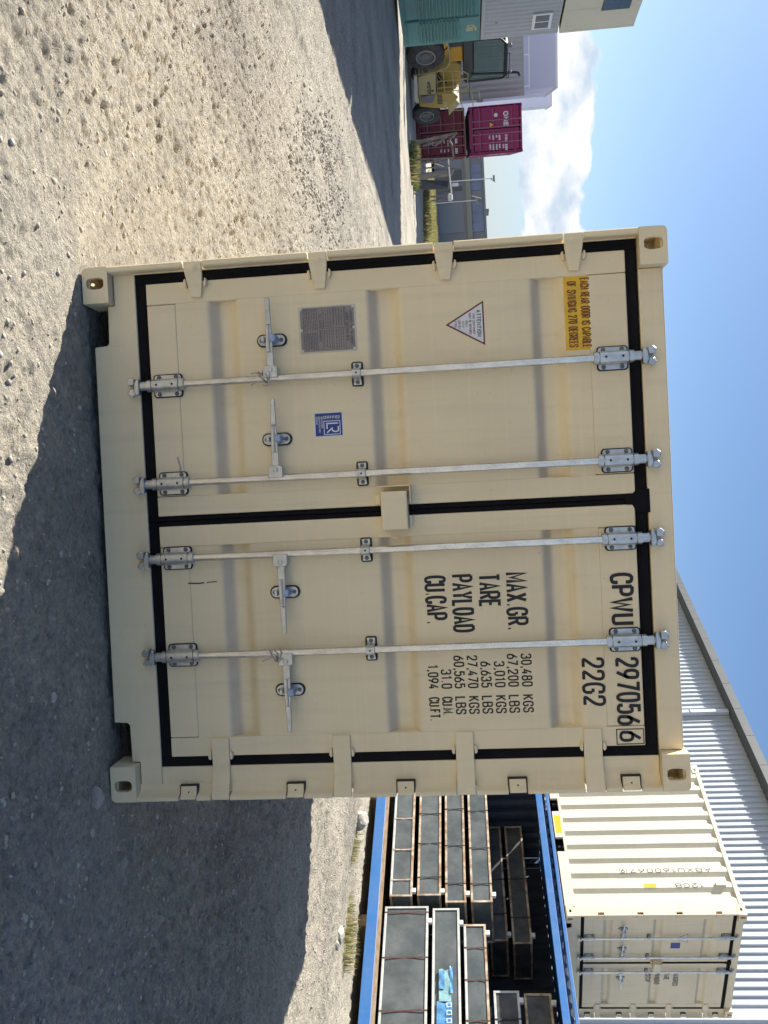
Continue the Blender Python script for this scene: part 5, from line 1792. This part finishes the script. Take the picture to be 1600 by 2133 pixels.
def ray_g(u, x, d):
    """point at forward distance d for a photo position (x, row u)"""
    rr = fw + rt2 * ((u - 1066.5) / FPX) + up2 * ((x - 800) / FPX)
    return CAM + rr * (d / rr.dot(fw))
def pole(u, x0, x1, d, r, label, head=None, name='light_pole', m_='post'):
    a = ray_g(u, x0, d); b = ray_g(u, x1, d)
    top = b.z
    e = empty(name, (a.x, a.y, 0), 0, label, 'pole')
    mb = MB(); mb.cyl((0, 0, 0), (0, 0, top), r, 8); mb.build('shaft', m_, e, smooth=True)
    if head:
        mb = MB(); mb.box(-.25, .25, -.12, .12, top - .05, top + .12)
        mb.tube([(0, 0, top - .3), (.35, 0, top + .15)], .04, 6)
        mb.build('lamp_head', 'far_wall', e, bevel=.03)
    return e
pole(381, 905, 1028, 80, .038, 'slim tall lamp post in front of the far building', True)
pole(424, 905, 992, 88, .036, 'pale grey post right of the lamp post, ending below the roof line', True)
# white tank above the grass
c = ray_g(411, 938, 70)
tk = empty('water_tank', (c.x, c.y, 0), 0, 'small white tank on legs above the tall grass', 'tank')
mb = MB(); mb.lathe([(.0001, -.27), (.12, -.25), (.18, -.2), (.18, .2), (.12, .25), (.0001, .27)], (0, 0, c.z), (1, 0, 0), 16)
mb.build('tank_body', 'white_trim', tk, smooth=True)
mb = MB()
for x in (-.16, .16):
    mb.box(x - .03, x + .03, -.1, .1, 0, c.z - .15)
mb.build('stand', 'scrap', tk)

# scrap: steel A-frames and a leaning dark sheet in the weeds right of the red containers
def frame_thing(name, label, segs, d, r=.05, m_='scrap', cat='frame'):
    p0 = ray_g(350, 870, d)
    e = empty(name, (p0.x, p0.y, 0), 0, label, cat)
    for sg in segs:
        pts = []
        for (u, x, dd) in sg:
            q = ray_g(u, x, d + dd)
            pts.append((q.x - p0.x, q.y - p0.y, max(q.z, .0)))
        mb = MB(); mb.tube(pts, r, 6)
        mb.build('bar', m_, e, smooth=True)
    return e
frame_thing('steel_rack', 'tangled weathered steel rack in front of the maroon container', [[(296, 864, 0), (277, 952, 0)], [(300, 866, .6), (280, 940, .6)], [(277, 952, 0), (292, 936, 0)], [(292, 936, 0), (302, 942, .3)], [(302, 942, .3), (326, 945, .6)],
            [(285, 905, 0), (300, 890, .6)], [(304, 880, .3), (292, 925, .3)], [(280, 935, 0), (305, 905, .3)]], 40.0, .045)
frame_thing('steel_trestle', 'thin pale steel trestle standing in dry weeds', [[(332, 868, 0), (329, 945, 0)], [(352, 870, .5), (345, 938, .5)], [(330, 906, 0), (350, 906, .5)], [(329, 942, 0), (346, 936, .5)], [(335, 890, 0), (348, 925, .5)], [(340, 885, .2), (331, 925, .2)]], 41.0, .035)
frame_thing('white_rail', 'thin white pipe rail running right across the scrap', [[(330, 934, 0), (375, 938, 1.0), (402, 941, 1.6)]], 42.0, .035, 'white_trim', 'rail')
mb = MB()
pts = [ray_g(u, x, 42.5 + dd) for u, x, dd in ((362, 868, 0), (371, 868, .4), (362, 942, .9), (351, 946, .8))]
n_ = Vector((.05, .12, 0))
mb.add([tuple(p) for p in pts] + [tuple(p + n_) for p in pts], [(0, 1, 2, 3), (7, 6, 5, 4), (0, 4, 5, 1), (1, 5, 6, 2), (2, 6, 7, 3), (3, 7, 4, 0)])
tag(mb.build('steel_sheet', 'scrap', None), 'grey steel plank leaning upright beside the scrap', 'sheet')
mb = MB()
pts = [ray_g(u, x, 43.2 + dd) for u, x, dd in ((374, 872, 0), (392, 872, .4), (390, 934, .9), (376, 936, .8))]
mb.add([tuple(p) for p in pts] + [tuple(p + n_) for p in pts], [(0, 1, 2, 3), (7, 6, 5, 4), (0, 4, 5, 1), (1, 5, 6, 2), (2, 6, 7, 3), (3, 7, 4, 0)])
tag(mb.build('steel_sheet', 'scrap_dark', None), 'dark sheet propped behind the weeds, right of the grey plank', 'sheet')

# grass: dry weeds by the scrap and a yellow-green verge before the far building
M['dry'] = grass_mat('straw_grass', (0.34, 0.27, 0.13), (0.20, 0.17, 0.08), 2)
M['verge'] = grass_mat('verge_grass', (0.32, 0.30, 0.10), (0.17, 0.20, 0.07), .6)
def meadow(name, n, place, h, w, mats, label):
    mb = MB()
    for k in range(n):
        px, py = place()
        pz = float(gz(px, py, False)) - .02
        hh = h * random.uniform(.4, 1.1); b = random.uniform(0, 6.28); ln_ = hh * random.uniform(.1, .5)
        dx, dy = math.cos(b), math.sin(b)
        a2 = random.uniform(0, 6.28); wx, wy = w * math.cos(a2), w * math.sin(a2)
        mb.add([(px - wx, py - wy, pz), (px + wx, py + wy, pz), (px + dx * ln_, py + dy * ln_, pz + hh)], [(0, 1, 2)])
    o = mb.build(name, mats[0], None)
    o.data.materials.append(M[mats[1]])
    for p_ in o.data.polygons:
        p_.material_index = random.random() < .4
    return tag(o, label, 'grass', kind='stuff')
CL = [(random.uniform(300, 395), random.uniform(39.5, 46), random.uniform(2, 7)) for _ in range(26)]
def pl1():
    cu, cd, sg = random.choice(CL)
    q = ray_g(random.gauss(cu, sg), 866, random.gauss(cd, .35)); return q.x, q.y
meadow('dry_weeds', 1900, pl1, .45, .03, ('dry', 'weed2'), 'dry weeds growing through the scrap')
CV = [(random.uniform(385, 640), random.uniform(58, 95), random.uniform(4, 16)) for _ in range(240)]
def pl2():
    cu, cd, sg = random.choice(CV)
    q = ray_g(random.gauss(cu, sg), 880, random.gauss(cd, 1.2)); return q.x, q.y
meadow('verge_grass', 16000, pl2, .45, .06, ('verge', 'dry'), 'yellow-green strip of tall grass before the far building')
